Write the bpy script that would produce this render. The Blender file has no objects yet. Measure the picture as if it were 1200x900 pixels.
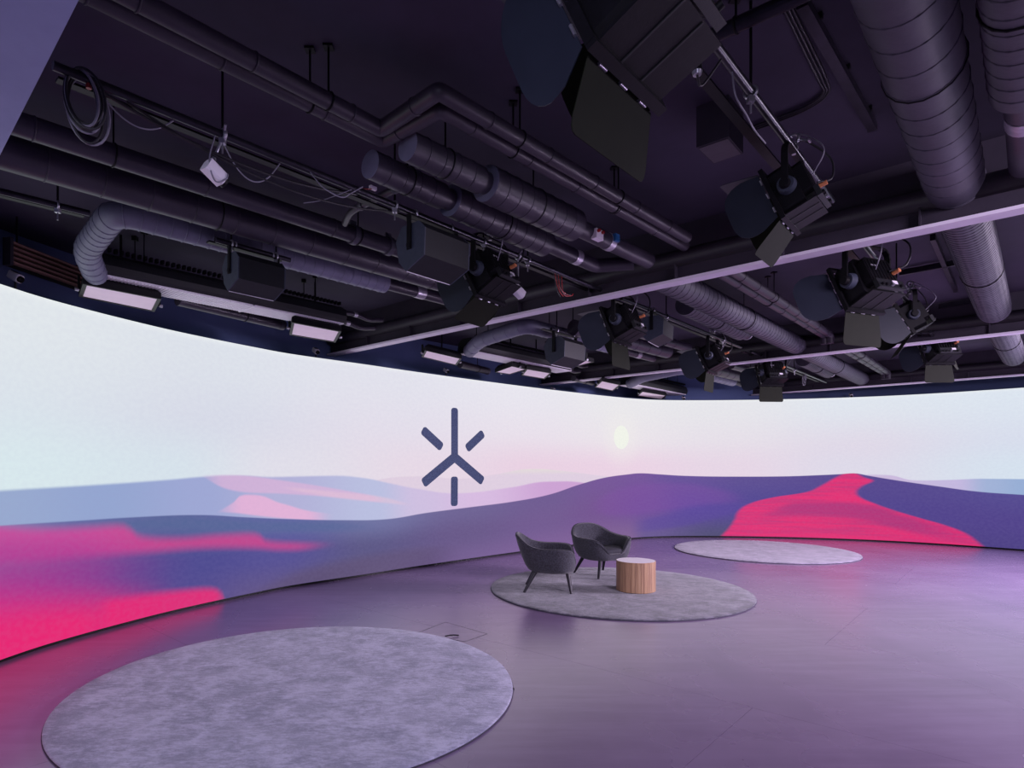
import bpy, math, random
from mathutils import Vector, Matrix

random.seed(7)
S = bpy.context.scene
COL = S.collection

# ------------------------------------------------------------------ camera, world, lights, exposure
EYE = 1.65                      # eye height
F, CX, YH = 715.0, 548.0, 546.0  # focal length, principal column and horizon row for a 1200 x 900 frame
cam_data = bpy.data.cameras.new('camera')
cam = bpy.data.objects.new('camera', cam_data)
COL.objects.link(cam)
cam.location = (0, 0, EYE)
cam.rotation_euler = (math.pi / 2, 0, 0)
cam_data.sensor_width = 36.0
cam_data.lens = F / 1200 * 36.0
cam_data.shift_x = (600 - CX) / 1200
cam_data.shift_y = (YH - 450) / 1200
cam_data.clip_start = 0.05
S.camera = cam

S.view_settings.view_transform = 'Standard'
S.view_settings.look = 'None'
S.view_settings.gamma = 1.0
S.view_settings.use_curve_mapping = False
S.view_settings.exposure = 0.0

world = bpy.data.worlds.new('world')
S.world = world
world.use_nodes = True
world.node_tree.nodes['Background'].inputs[0].default_value = (0.5, 0.45, 0.7, 1)
world.node_tree.nodes['Background'].inputs[1].default_value = 0.02

def area_light(name, loc, target, sx, sy, power, color, spread=180):
    d = bpy.data.lights.new(name, 'AREA')
    d.shape = 'RECTANGLE'; d.size = sx; d.size_y = sy; d.energy = power; d.color = color; d.spread = math.radians(spread)
    o = bpy.data.objects.new(name, d); COL.objects.link(o)
    o.location = loc
    o.rotation_euler = (Vector(target) - Vector(loc)).to_track_quat('-Z', 'Y').to_euler()
    return o

LIGHTS = True
if LIGHTS:
    # unseen area lights, added to brighten the floor; narrow spread keeps the ceiling dark
    area_light('added_floor_fill', (5.5, -0.6, 3.15), (5.0, 7.0, 0.0), 3.2, 1.4, 210, (0.88, 0.73, 1.0), 100)
    area_light('added_side_fill', (12.2, 6.6, 3.1), (6.2, 8.2, 0.0), 2.6, 1.4, 600, (0.88, 0.73, 1.0), 110)
    area_light('added_near_fill', (-0.7, -0.9, 3.1), (-0.9, 4.6, 0.0), 2.4, 1.2, 72, (0.76, 0.72, 1.0), 110)

# ------------------------------------------------------------------ helpers
def lin(c):
    return tuple((v / 12.92 if v <= 0.04045 else ((v + 0.055) / 1.055) ** 2.4) for v in (x / 255 for x in c))

def at(px, py, h):
    """The point of the horizontal plane z = h met by the camera ray through a photograph pixel."""
    y = (h - EYE) * F / (YH - py)
    return Vector(((px - CX) / F * y, y, h))

def atd(px, py, y):
    return Vector(((px - CX) / F * y, y, EYE + (YH - py) / F * y))

DB = Vector((0.678, 0.735, 0)).normalized()     # the way the ducts run
DA = Vector((-0.735, 0.678, 0)).normalized()    # the way the beams run
UP = Vector((0, 0, 1))
BAY = DB * 4.91                                  # one ceiling bay
SLAB = 3.85

class MB:
    def __init__(self):
        self.v = []; self.f = []; self.s = []
    def add(self, vs, fs, smooth=False, m=None):
        n = len(self.v)
        for p in vs:
            p = Vector(p)
            self.v.append(m @ p if m is not None else p)
        for q in fs:
            self.f.append([i + n for i in q]); self.s.append(smooth)
        return self
    def box(self, c, size, m=None):
        x, y, z = (a / 2 for a in size); c = Vector(c)
        vs = [c + Vector((i * x, j * y, k * z)) for i in (-1, 1) for j in (-1, 1) for k in (-1, 1)]
        fs = [(0, 1, 3, 2), (4, 6, 7, 5), (0, 4, 5, 1), (2, 3, 7, 6), (0, 2, 6, 4), (1, 5, 7, 3)]
        return self.add(vs, fs, False, m)
    def cbox(self, c, size, b, m=None):
        """box with chamfered vertical section in the xz plane, extruded along y"""
        x, y, z = (a / 2 for a in size)
        out = [(-x + b, -z), (x - b, -z), (x, -z + b), (x, z - b), (x - b, z), (-x + b, z), (-x, z - b), (-x, -z + b)]
        c = Vector(c)
        return self.prism([(p[0] + c.x, p[1] + c.z) for p in out], c.y - y, c.y + y, m)
    def prism(self, out, y0, y1, m=None, smooth=False):
        """outline in xz, extruded along y from y0 to y1"""
        n = len(out)
        vs = [(p[0], y0, p[1]) for p in out] + [(p[0], y1, p[1]) for p in out]
        side = [(i, (i + 1) % n, n + (i + 1) % n, n + i) for i in range(n)]
        self.add(vs, side, smooth, m)
        self.add(vs[:n], [tuple(range(n - 1, -1, -1))], False, m)
        self.add(vs[n:], [tuple(range(n))], False, m)
        return self
    def tube(self, pts, r, n=10, caps=True, m=None, smooth=True):
        pts = [Vector(p) for p in pts]
        rs = r if isinstance(r, (list, tuple)) else [r] * len(pts)
        t0 = (pts[1] - pts[0]).normalized()
        a = UP if abs(t0.z) < 0.95 else Vector((1, 0, 0))
        u = (a - t0 * a.dot(t0)).normalized()
        vs = []
        for i, p in enumerate(pts):
            if i == 0: t = t0
            elif i == len(pts) - 1: t = (pts[i] - pts[i - 1]).normalized()
            else: t = ((pts[i + 1] - p).normalized() + (p - pts[i - 1]).normalized()).normalized()
            u = (u - t * u.dot(t)).normalized()
            w = t.cross(u)
            for k in range(n):
                q = 2 * math.pi * k / n
                vs.append(p + (u * math.cos(q) + w * math.sin(q)) * rs[i])
        fs = []
        for i in range(len(pts) - 1):
            for k in range(n):
                fs.append((i * n + k, i * n + (k + 1) % n, (i + 1) * n + (k + 1) % n, (i + 1) * n + k))
        self.add(vs, fs, smooth, m)
        if caps:
            self.add(vs[:n], [tuple(range(n - 1, -1, -1))], False, m)
            self.add(vs[-n:], [tuple(range(n))], False, m)
        return self
    def lathe(self, prof, n=48, m=None, smooth=True, closed=False):
        """prof: (r, z) pairs, turned round z"""
        vs = []; 
        for r, z in prof:
            for k in range(n):
                q = 2 * math.pi * k / n
                vs.append((r * math.cos(q), r * math.sin(q), z))
        fs = []
        for i in range(len(prof) - 1):
            for k in range(n):
                fs.append((i * n + k, i * n + (k + 1) % n, (i + 1) * n + (k + 1) % n, (i + 1) * n + k))
        self.add(vs, fs, smooth, m)
        return self
    def disc(self, r, z, n=48, m=None, up=True):
        vs = [(r * math.cos(2 * math.pi * k / n), r * math.sin(2 * math.pi * k / n), z) for k in range(n)]
        return self.add(vs, [tuple(range(n)) if up else tuple(range(n - 1, -1, -1))], False, m)
    def torus(self, c, axis, R, r, n=28, k=8, m=None):
        axis = Vector(axis).normalized()
        a = UP if abs(axis.z) < 0.9 else Vector((1, 0, 0))
        u = (a - axis * a.dot(axis)).normalized(); w = axis.cross(u)
        vs = []
        for i in range(n):
            q = 2 * math.pi * i / n; d = u * math.cos(q) + w * math.sin(q)
            for j in range(k):
                p = 2 * math.pi * j / k
                vs.append(Vector(c) + d * (R + r * math.cos(p)) + axis * r * math.sin(p))
        fs = [(i * k + j, ((i + 1) % n) * k + j, ((i + 1) % n) * k + (j + 1) % k, i * k + (j + 1) % k) for i in range(n) for j in range(k)]
        return self.add(vs, fs, True, m)
    def build(self, name, mat, parent=None, basis=None):
        """link as one mesh object; vertices given in world space are brought into the parent's frame"""
        me = bpy.data.meshes.new(name)
        vs = self.v
        if parent is not None:
            inv = world_of(parent).inverted()
            vs = [inv @ p for p in vs]
        elif basis is not None:
            inv = basis.inverted()
            vs = [inv @ p for p in vs]
        me.from_pydata([tuple(p) for p in vs], [], self.f)
        me.polygons.foreach_set('use_smooth', self.s)
        me.materials.append(mat)
        me.update()
        o = bpy.data.objects.new(name, me)
        COL.objects.link(o)
        if parent is not None: o.parent = parent
        elif basis is not None: o.matrix_basis = basis
        return o

def world_of(o):
    return (world_of(o.parent) @ o.matrix_basis) if o.parent else o.matrix_basis.copy()

def tag(o, label=None, cat=None, group=None, kind=None):
    if label: o['label'] = label
    if cat: o['category'] = cat
    if group: o['group'] = group
    if kind: o['kind'] = kind
    return o

def thing(name, loc, label, cat, group=None, rz=0.0):
    o = bpy.data.objects.new(name, None)
    o.empty_display_size = 0.1
    COL.objects.link(o)
    o.matrix_basis = Matrix.Translation(loc) @ Matrix.Rotation(rz, 4, 'Z')
    return tag(o, label, cat, group)

def copy_tree(o, parent=None):
    c = o.copy(); COL.objects.link(c)
    if parent is not None: c.parent = parent
    for ch in list(o.children):
        copy_tree(ch, c)
    return c

def T(*loc): return Matrix.Translation(Vector(loc))

def frame(origin, x, z=UP):
    """matrix whose local x runs along x, local z as near z as can be"""
    x = Vector(x).normalized(); z = Vector(z)
    z = (z - x * z.dot(x)).normalized(); y = z.cross(x)
    m = Matrix((x, y, z)).transposed().to_4x4(); m.translation = Vector(origin)
    return m

def bezier(pts, n=8):
    """Catmull-Rom through the points"""
    pts = [Vector(p) for p in pts]
    P = [pts[0] * 2 - pts[1]] + pts + [pts[-1] * 2 - pts[-2]]
    out = []
    for i in range(1, len(P) - 2):
        a, b, c, d = P[i - 1], P[i], P[i + 1], P[i + 2]
        for k in range(n):
            t = k / n
            out.append(0.5 * ((2 * b) + (c - a) * t + (2 * a - 5 * b + 4 * c - d) * t * t + (3 * b - a - 3 * c + d) * t ** 3))
    out.append(pts[-1])
    return out

def fillet(pts, r, n=6):
    """rounds the corners of a polyline: pipe bends"""
    pts = [Vector(p) for p in pts]; out = [pts[0]]
    for i in range(1, len(pts) - 1):
        a, b, c = pts[i - 1], pts[i], pts[i + 1]
        d1 = (a - b); d2 = (c - b)
        k = min(r, d1.length * 0.49, d2.length * 0.49)
        p, q = b + d1.normalized() * k, b + d2.normalized() * k
        for j in range(n + 1):
            t = j / n
            out.append(p * (1 - t) ** 2 + b * 2 * t * (1 - t) + q * t * t)
    out.append(pts[-1])
    return out

# ------------------------------------------------------------------ materials
class NT:
    """small helper for building node trees"""
    def __init__(self, name):
        self.m = bpy.data.materials.new(name); self.m.use_nodes = True
        self.t = self.m.node_tree; self.n = self.t.nodes; self.l = self.t.links
        self.p = self.n['Principled BSDF']
    def new(self, t, **kw):
        o = self.n.new(t)
        for k, v in kw.items(): setattr(o, k, v)
        return o
    def put(self, sock, v):
        if hasattr(v, 'is_output'): self.l.new(v, sock)
        elif isinstance(v, (tuple, list)): sock.default_value = tuple(v) + ((1,) if len(v) == 3 and sock.type == 'RGBA' else ())
        else: sock.default_value = v
    def math(self, op, a, b=0.0, clamp=False):
        o = self.new('ShaderNodeMath', operation=op, use_clamp=clamp)
        self.put(o.inputs[0], a); self.put(o.inputs[1], b)
        return o.outputs[0]
    def step(self, x, e0, e1):
        o = self.new('ShaderNodeMapRange', interpolation_type='SMOOTHSTEP')
        self.put(o.inputs[0], x); self.put(o.inputs[1], e0); self.put(o.inputs[2], e1)
        return o.outputs[0]
    def mix(self, f, a, b, blend='MIX'):
        o = self.new('ShaderNodeMix', data_type='RGBA', blend_type=blend)
        self.put(o.inputs[0], f); self.put(o.inputs[6], a); self.put(o.inputs[7], b)
        return o.outputs[2]
    def ramp(self, f, stops, interp='EASE'):
        o = self.new('ShaderNodeValToRGB'); self.put(o.inputs[0], f)
        cr = o.color_ramp; cr.interpolation = interp
        while len(cr.elements) < len(stops): cr.elements.new(0.5)
        for e, (p, c) in zip(cr.elements, stops):
            e.position = p; e.color = tuple(c) + (1,)
        return o.outputs[0]
    def curve(self, x, pts, handle='AUTO_CLAMPED'):
        o = self.new('ShaderNodeFloatCurve'); self.put(o.inputs[1], x)
        c = o.mapping.curves[0]
        pts = sorted(pts)
        while len(c.points) < len(pts): c.points.new(0.5, 0.5)
        for p, (a, b) in zip(c.points, pts):
            p.location = (a, b); p.handle_type = handle
        o.mapping.use_clip = False
        o.mapping.update()
        return o.outputs[0]
    def noise(self, scale, detail=4, rough=0.5, vec=None, dist=0.0):
        o = self.new('ShaderNodeTexNoise'); o.inputs['Scale'].default_value = scale
        o.inputs['Detail'].default_value = detail; o.inputs['Roughness'].default_value = rough
        o.inputs['Distortion'].default_value = dist
        if vec is not None: self.l.new(vec, o.inputs['Vector'])
        return o.outputs[0]
    def coord(self, which='Object', scale=(1, 1, 1), rot=(0, 0, 0)):
        c = self.new('ShaderNodeTexCoord'); m = self.new('ShaderNodeMapping')
        m.inputs['Scale'].default_value = scale; m.inputs['Rotation'].default_value = rot
        self.l.new(c.outputs[which], m.inputs[0])
        return m.outputs[0]
    def bump(self, h, strength=0.3, dist=0.01):
        o = self.new('ShaderNodeBump'); o.inputs['Strength'].default_value = strength; o.inputs['Distance'].default_value = dist
        self.l.new(h, o.inputs['Height']); self.l.new(o.outputs[0], self.p.inputs['Normal'])

def paint(name, c1, c2, rough=0.6, metal=0.0, scale=6.0, bump=0.1, emit=None, es=0.0, spec=0.5):
    """painted surface with a soft mottling between two colours"""
    t = NT(name); v = t.coord()
    n = t.noise(scale, 5, 0.6, v)
    t.put(t.p.inputs['Base Color'], t.mix(t.step(n, 0.3, 0.7), lin(c1), lin(c2)))
    t.p.inputs['Roughness'].default_value = rough; t.p.inputs['Metallic'].default_value = metal
    t.p.inputs['Specular IOR Level'].default_value = spec
    if bump: t.bump(t.noise(scale * 8, 3, 0.6, v), bump, 0.005)
    if emit:
        t.p.inputs['Emission Color'].default_value = lin(emit) + (1,); t.p.inputs['Emission Strength'].default_value = es
    return t.m

M = {}
M['ceiling'] = paint('ceiling_paint', (52, 45, 64), (64, 56, 78), 0.85, scale=1.2)
M['void'] = paint('back_wall_paint', (88, 104, 150), (98, 114, 160), 0.85, scale=1.0)
M['soffit'] = paint('soffit_plaster', (150, 156, 198), (162, 168, 210), 0.8, scale=2.0, bump=0.25)
M['duct'] = paint('duct_insulation_paint', (48, 43, 56), (61, 55, 69), 0.45, scale=3.0, bump=0.3)
M['duct_light'] = paint('spiral_duct_paint', (66, 63, 76), (80, 77, 91), 0.55, scale=3.0, bump=0.25)
M['duct_brightened'] = paint('brightened_spiral_duct', (104, 104, 126), (124, 124, 148), 0.5, scale=3.0, bump=0.25)  # brighter duct copy: screen light on the elbow is put into the colour
M['pipe'] = paint('pipe_paint', (48, 42, 54), (60, 54, 66), 0.45, scale=4.0, bump=0.2)
M['tube'] = paint('black_steel_tube', (40, 38, 46), (54, 52, 62), 0.3, 0.6, scale=9.0, bump=0.05)
M['beam'] = paint('beam_paint', (40, 34, 48), (50, 43, 58), 0.7, scale=3.0, bump=0.3)
M['flange'] = paint('beam_flange_paint', (226, 216, 234), (236, 228, 242), 0.6, scale=2.0, bump=0.1)
M['white'] = paint('white_sheet_steel', (238, 232, 242), (246, 240, 248), 0.45, scale=4.0, bump=0.05)
M['black'] = paint('black_coated_metal', (13, 12, 16), (19, 18, 23), 0.5, scale=12.0, bump=0.08, spec=0.22)
M['olive'] = paint('barn_door_room_lit_tone', (24, 27, 18), (29, 32, 22), 0.75, scale=6.0, bump=0.03, spec=0.15)  # grey-green of the room light on the leaf, put into its colour
M['navy'] = paint('barn_door_blue_lit_tone', (28, 34, 48), (34, 40, 54), 0.5, scale=6.0, bump=0.03)  # same leaf, tinted for the bluer light on the other doors
M['steel'] = paint('bright_steel', (170, 168, 178), (196, 194, 204), 0.3, 0.8, scale=12.0, bump=0.05)
M['rubber'] = paint('cable_rubber', (24, 22, 28), (34, 32, 40), 0.5, scale=20.0, bump=0.0)
M['cablegrey'] = paint('grey_cable', (120, 116, 132), (138, 134, 148), 0.5, scale=20.0, bump=0.0)
M['orange'] = paint('orange_plastic', (214, 128, 84), (226, 142, 96), 0.5, scale=20.0, bump=0.0)
M['red'] = paint('red_plastic', (150, 24, 30), (170, 34, 38), 0.4, scale=20.0, bump=0.0)
M['blue'] = paint('blue_plastic', (40, 96, 150), (52, 110, 166), 0.4, scale=20.0, bump=0.0)
M['silver'] = paint('silver_foil_band', (176, 172, 184), (200, 196, 206), 0.35, 0.5, scale=20.0, bump=0.2)
M['speaker'] = paint('speaker_cabinet_paint', (15, 17, 22), (21, 23, 28), 0.55, scale=20.0, bump=0.15)
M['speaker_end'] = paint('speaker_end_paint', (52, 58, 74), (60, 66, 82), 0.6, scale=20.0, bump=0.1)
M['copper'] = paint('copper_highlight_slats', (150, 112, 104), (168, 126, 116), 0.5, scale=6.0, bump=0.05)  # coppery highlights on the slats, painted as their base colour
M['lamp_face'] = paint('softlight_diffuser', (226, 206, 222), (232, 212, 226), 0.6, scale=6.0, bump=0.0, emit=(205, 178, 206), es=0.25)
M['glass'] = paint('lens_glass', (60, 62, 70), (70, 72, 80), 0.08, scale=4.0, bump=0.0)
# ------------------------------------------------------------------ the curved LED wall: its plan
H0, H1 = 0.035, 3.165            # lower and upper edge of the screen
plan_px = [(0, 773.5), (50, 756.5), (100, 742), (150, 728.5), (200, 715.8), (250, 704.5), (300, 694), (340, 686), (400, 677), (440, 671), (500, 661.6), (600, 647.3), (670, 638.2), (743, 629.9),
           (800, 627.9), (900, 628.8), (1000, 631.7), (1080, 635.6), (1153, 640.5), (1200, 643.8)]
ctrl = [Vector((-3.55, 2.3, 0)), Vector((-3.86, 3.2, 0)), Vector((-3.98, 4.2, 0))]
ctrl += [Vector((at(x, y, H0).x, at(x, y, H0).y, 0)) for x, y in plan_px]
ctrl += [Vector((11.75, 10.75, 0)), Vector((12.75, 9.2, 0)), Vector((13.35, 7.4, 0)), Vector((13.5, 5.4, 0)), Vector((13.2, 3.6, 0))]
plan = bezier(ctrl, 14)
for _ in range(30):
    plan = [plan[0]] + [(plan[i - 1] + plan[i] * 2 + plan[i + 1]) / 4 for i in range(1, len(plan) - 1)] + [plan[-1]]
arc = [0.0]
for i in range(1, len(plan)): arc.append(arc[-1] + (plan[i] - plan[i - 1]).length)

def hit(px):
    """where the column of a photograph pixel meets the wall: arc length and depth"""
    k = (px - CX) / F
    best = None
    for i in range(len(plan) - 1):
        a, b = plan[i], plan[i + 1]
        fa, fb = a.x - k * a.y, b.x - k * b.y
        if fa * fb <= 0 and fa != fb and a.y > 0.5:
            t = fa / (fa - fb); y = a.y + (b.y - a.y) * t
            if best is None or y > best[1]: best = (arc[i] + (arc[i + 1] - arc[i]) * t, y)
    return best
A0, A1 = hit(-30)[0], hit(1225)[0]

def sv(px, py):
    s, y = hit(px)
    return ((s - A0) / (A1 - A0), (EYE + (YH - py) * y / F) / 3.2)

def wall_point(s):
    i = max(0, min(len(arc) - 2, next((j for j in range(len(arc) - 1) if arc[j + 1] >= s), len(arc) - 2)))
    t = (s - arc[i]) / (arc[i + 1] - arc[i])
    p = plan[i] + (plan[i + 1] - plan[i]) * t
    d = (plan[i + 1] - plan[i]).normalized()
    return p, d, Vector((d.y, -d.x, 0))        # point, direction along the wall, normal into the room

def offset(dist):
    out = []
    for i, p in enumerate(plan):
        d = (plan[min(i + 1, len(plan) - 1)] - plan[max(i - 1, 0)]).normalized()
        out.append(p + Vector((d.y, -d.x, 0)) * dist)
    return out

def strip(mb, line, z0, z1, flip=False):
    vs = [(p.x, p.y, z) for p in line for z in (z0, z1)]
    fs = [(2 * i, 2 * i + 2, 2 * i + 3, 2 * i + 1) for i in range(len(line) - 1)]
    return mb.add(vs, [f[::-1] for f in fs] if flip else fs, True)

def led_material():
    t = NT('led_desert_picture')
    uv = t.new('ShaderNodeUVMap'); uv.uv_map = 'screen'
    sep = t.new('ShaderNodeSeparateXYZ'); t.l.new(uv.outputs[0], sep.inputs[0])
    u, v = sep.outputs[0], sep.outputs[1]
    U = lambda px: sv(px, 560)[0]
    def height(pts): return t.curve(u, [sv(x, y) for x, y in pts])
    def ramp(stops, interp='EASE'): return t.ramp(u, [(U(x), lin(c)) for x, c in stops], interp)
    wob = t.noise(2.2, 3, 0.5)
    # sky: two ramps blended by height
    top = ramp([(0, (225, 231, 235)), (250, (221, 226, 234)), (450, (226, 226, 236)), (620, (232, 230, 238)), (728, (233, 232, 234)), (860, (230, 230, 234)), (1000, (224, 230, 238)), (1200, (221, 230, 240))])
    mid = ramp([(0, (217, 226, 234)), (250, (214, 217, 230)), (450, (226, 220, 232)), (620, (232, 222, 232)), (728, (234, 226, 232)), (860, (230, 222, 231)), (1000, (224, 216, 230)), (1200, (216, 221, 236))])
    low = ramp([(0, (216, 232, 236)), (200, (214, 226, 234)), (330, (224, 222, 232)), (500, (230, 216, 228)), (620, (232, 208, 224)), (728, (234, 210, 226)), (860, (230, 214, 228)), (1000, (222, 218, 232)), (1200, (214, 226, 238))])
    sky = t.mix(t.step(v, 0.60, 0.97), t.mix(t.step(v, 0.50, 0.72), low, mid), top)
    glow = t.step(v, 0.965, 0.995)
    sky = t.mix(t.math('MULTIPLY', glow, 0.5), sky, lin((244, 248, 246)))
    # sun disc
    us, vs_ = sv(728, 512.5)
    su = t.math('MULTIPLY', t.math('SUBTRACT', u, us), A1 - A0)
    sz = t.math('MULTIPLY', t.math('SUBTRACT', v, vs_), 3.2 * 0.93)
    rad = t.math('SQRT', t.math('ADD', t.math('MULTIPLY', su, su), t.math('MULTIPLY', sz, sz)))
    R = 13.0 / F * hit(728)[1]
    sky = t.mix(t.math('MULTIPLY', t.math('SUBTRACT', 1.0, t.step(rad, R * 0.9, R * 3.2)), 0.35), sky, lin((240, 238, 232)))
    sky = t.mix(t.math('SUBTRACT', 1.0, t.step(rad, R * 0.93, R * 1.03)), sky, lin((240, 243, 232)))
    col = sky
    def over(col, pts, color, soft=0.006):
        h = height(pts)
        m = t.math('SUBTRACT', 1.0, t.step(t.math('SUBTRACT', v, h), -soft, soft))
        return t.mix(m, col, color), h
    # pale ridges on the horizon
    col, _ = over(col, [(420, 572), (450, 561), (490, 558), (540, 561), (575, 557), (625, 549.5), (660, 552), (700, 557), (740, 562), (800, 575)],
                  t.mix(t.step(v, 0.455, 0.50), lin((222, 206, 222)), lin((226, 217, 216))), 0.004)
    col, h1 = over(col, [(0, 575), (100, 569), (200, 562), (240, 558.5), (280, 557.5), (320, 559), (390, 557.5), (425, 560), (455, 566), (490, 573), (540, 578), (600, 571), (640, 564.5), (665, 564), (700, 569), (760, 590)],
                   ramp([(0, (150, 168, 205)), (120, (146, 164, 206)), (240, (156, 166, 210)), (330, (176, 176, 214)), (440, (184, 190, 222)), (490, (205, 190, 222)), (560, (214, 186, 222)), (650, (202, 160, 208)), (800, (202, 160, 208))]))
    d1 = t.math('SUBTRACT', h1, v)
    # pink lit faces of the far left dunes
    def patch(col, upper, lower, color, soft=0.01, amount=1.0, x0=None, x1=None, sx=0.01):
        a, b = height(upper), height(lower)
        m = t.math('MULTIPLY', t.step(t.math('SUBTRACT', a, v), -soft, soft), t.step(t.math('SUBTRACT', v, b), -soft, soft))
        if x0 is not None: m = t.math('MULTIPLY', m, t.step(u, U(x0) - sx, U(x0) + sx))
        if x1 is not None: m = t.math('MULTIPLY', m, t.math('SUBTRACT', 1.0, t.step(u, U(x1) - sx, U(x1) + sx)))
        return t.mix(t.math('MULTIPLY', m, amount), col, color)
    col = patch(col, [(235, 557), (280, 557), (330, 563), (400, 574), (470, 588)], [(235, 557.5), (280, 576), (330, 578.5), (400, 583.5), (470, 592)], lin((214, 178, 214)), 0.006, 0.8, 246, 445)
    col = patch(col, [(255, 600), (275, 588), (286, 580), (330, 590), (370, 600), (460, 606)], [(255, 600), (275, 601), (300, 604), (340, 608), (400, 612), (460, 612)], lin((232, 178, 214)), 0.006, 0.85, 266, 375, 0.012)
    col = patch(col, [(330, 570), (400, 577), (440, 581), (478, 590)], [(330, 572), (400, 584), (440, 588), (478, 592)], lin((232, 196, 212)), 0.008, 0.45, 340, 474)
    # right hand far dunes
    col, _ = over(col, [(960, 575), (1010, 556), (1040, 556.5), (1075, 563), (1110, 562.5), (1150, 561), (1200, 561.5)],
                  t.mix(t.step(v, 0.44, 0.48), ramp([(1000, (206, 186, 218)), (1120, (196, 184, 222)), (1160, (160, 178, 214)), (1200, (150, 174, 212))]), lin((206, 206, 228))), 0.004)
    # the big near dune
    sky_line = [(0, 616), (80, 611), (150, 606.5), (235, 603.5), (285, 606), (330, 608), (400, 609.5), (452, 608.5), (500, 601), (550, 594.5), (600, 588), (640, 580.5), (680, 567.5), (710, 559.5), (735, 556), (750, 554.6), (775, 556),
                (800, 557.5), (860, 558.5), (920, 558.2), (960, 556.8), (985, 555.6), (1000, 554.6), (1015, 557), (1045, 562), (1100, 570), (1150, 576.5), (1200, 580)]
    h2 = height(sky_line)
    depth = t.math('SUBTRACT', h2, v)
    deep = t.math('DIVIDE', depth, h2)                 # 0 at the crest, 1 at the floor
    crest = ramp([(0, (120, 120, 172)), (90, (96, 104, 160)), (200, (88, 98, 150)), (330, (92, 98, 158)), (430, (108, 112, 158)), (540, (104, 94, 142)), (640, (104, 84, 138)), (710, (112, 80, 146)), (745, (112, 78, 148)), (800, (98, 76, 148)), (880, (88, 74, 142)), (1010, (82, 68, 138)), (1200, (82, 72, 142))])
    foot = ramp([(0, (160, 50, 130)), (150, (98, 52, 130)), (210, (80, 70, 140)), (300, (92, 80, 132)), (400, (94, 84, 118)), (540, (112, 90, 140)), (640, (122, 92, 146)), (735, (124, 94, 142)), (760, (100, 84, 140)), (840, (76, 74, 112)), (1010, (74, 58, 126)), (1200, (74, 62, 130))])
    belly = ramp([(0, (178, 56, 140)), (160, (86, 66, 140)), (240, (72, 70, 140)), (330, (80, 76, 144)), (430, (86, 82, 128)), (540, (98, 82, 130)), (640, (108, 84, 138)), (700, (110, 78, 138)), (760, (106, 72, 148)), (810, (88, 68, 152)), (900, (74, 64, 140)), (1200, (78, 64, 136))])
    dune = t.mix(t.step(deep, 0.0, 0.5), crest, belly)
    dune = t.mix(t.step(deep, 0.5, 1.0), dune, foot)
    # violet glow at the middle of the slope
    dune = patch(dune, [(690, 590), (730, 572), (780, 566), (850, 575), (900, 590)], [(690, 600), (730, 604), (780, 598), (850, 590), (900, 592)], lin((124, 74, 158)), 0.03, 0.4, 700, 860, 0.02)
    dune = patch(dune, [(740, 612), (790, 602), (850, 592), (900, 586)], [(740, 625), (790, 618), (850, 604), (900, 590)], lin((84, 66, 150)), 0.02, 0.6, 752, 870, 0.02)
    # blue-green tint under the left crest
    dune = patch(dune, [(100, 612), (200, 606), (300, 610), (420, 612)], [(100, 618), (200, 622), (300, 624), (420, 622)], lin((82, 100, 148)), 0.02, 0.8, 130, 420, 0.03)
    # magenta bands of the left slope
    magenta = t.mix(t.step(u, U(60), U(230)), t.mix(t.step(wob, 0.3, 0.7), lin((204, 66, 156)), lin((222, 62, 146))), lin((206, 62, 136)))
    dune = patch(dune, [(-20, 614), (50, 620), (105, 618), (142, 616), (165, 629), (210, 631), (260, 627), (300, 626), (312, 634), (345, 636.5), (380, 637)],
                 [(-20, 660), (60, 656), (130, 650), (180, 646), (240, 642), (300, 642), (330, 644), (360, 643), (380, 640)], magenta, 0.022, 0.80, None, 372, 0.02)
    dune = patch(dune, [(-20, 630), (100, 636), (180, 638)], [(-20, 720), (100, 716), (180, 712)], lin((150, 50, 142)), 0.05, 0.55, None, 150, 0.03)
    hot = t.mix(t.step(v, 0.02, 0.30), lin((230, 32, 112)), lin((206, 40, 130)))
    dune = patch(dune, [(-20, 704), (60, 703), (120, 701), (170, 699), (220, 698), (268, 705)], [(-20, 900), (263, 760), (268, 760)], hot, 0.075, 1.0, None, 160, 0.035)
    dune = patch(dune, [(-20, 712), (60, 710), (120, 704), (170, 697), (215, 692), (243, 690), (256, 692), (263, 699), (268, 712)],
                 [(-20, 900), (263, 760), (268, 760)], hot, 0.02, 0.9, 120, 261, 0.006)
    dune = patch(dune, [(235, 712), (280, 702), (320, 684), (360, 668), (410, 656), (470, 645), (560, 638)], [(235, 800), (400, 760), (560, 730)], lin((90, 76, 112)), 0.03, 0.7, 262, 520, 0.03)
    # the pink dune: left and right edges as functions of height
    def edge(pts):
        q = [sv(x, y) for x, y in pts]
        return t.curve(v, [(b, a) for a, b in q])
    el = edge([(843, 630), (852, 621), (860, 610), (866, 598), (880, 589.5), (905, 583), (945, 576.5), (962, 569), (980, 559), (990, 554)])
    er = edge([(1153, 641), (1146, 635), (1130, 624), (1108, 615.5), (1078, 607), (1048, 598), (1025, 590), (1008, 582.5), (1004, 577), (1010, 570), (1023, 563), (1012, 559), (1003, 554)])
    m = t.math('MULTIPLY', t.step(t.math('SUBTRACT', u, el), -0.003, 0.004), t.math('SUBTRACT', 1.0, t.step(t.math('SUBTRACT', u, er), -0.004, 0.003)))
    pv = t.coord('UV', (9, 26, 1), (0, 0, 0.12))
    streak = t.step(t.noise(1.6, 4, 0.6, pv), 0.35, 0.7)
    pink = t.mix(streak, lin((226, 42, 112)), lin((198, 48, 116)))
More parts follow.
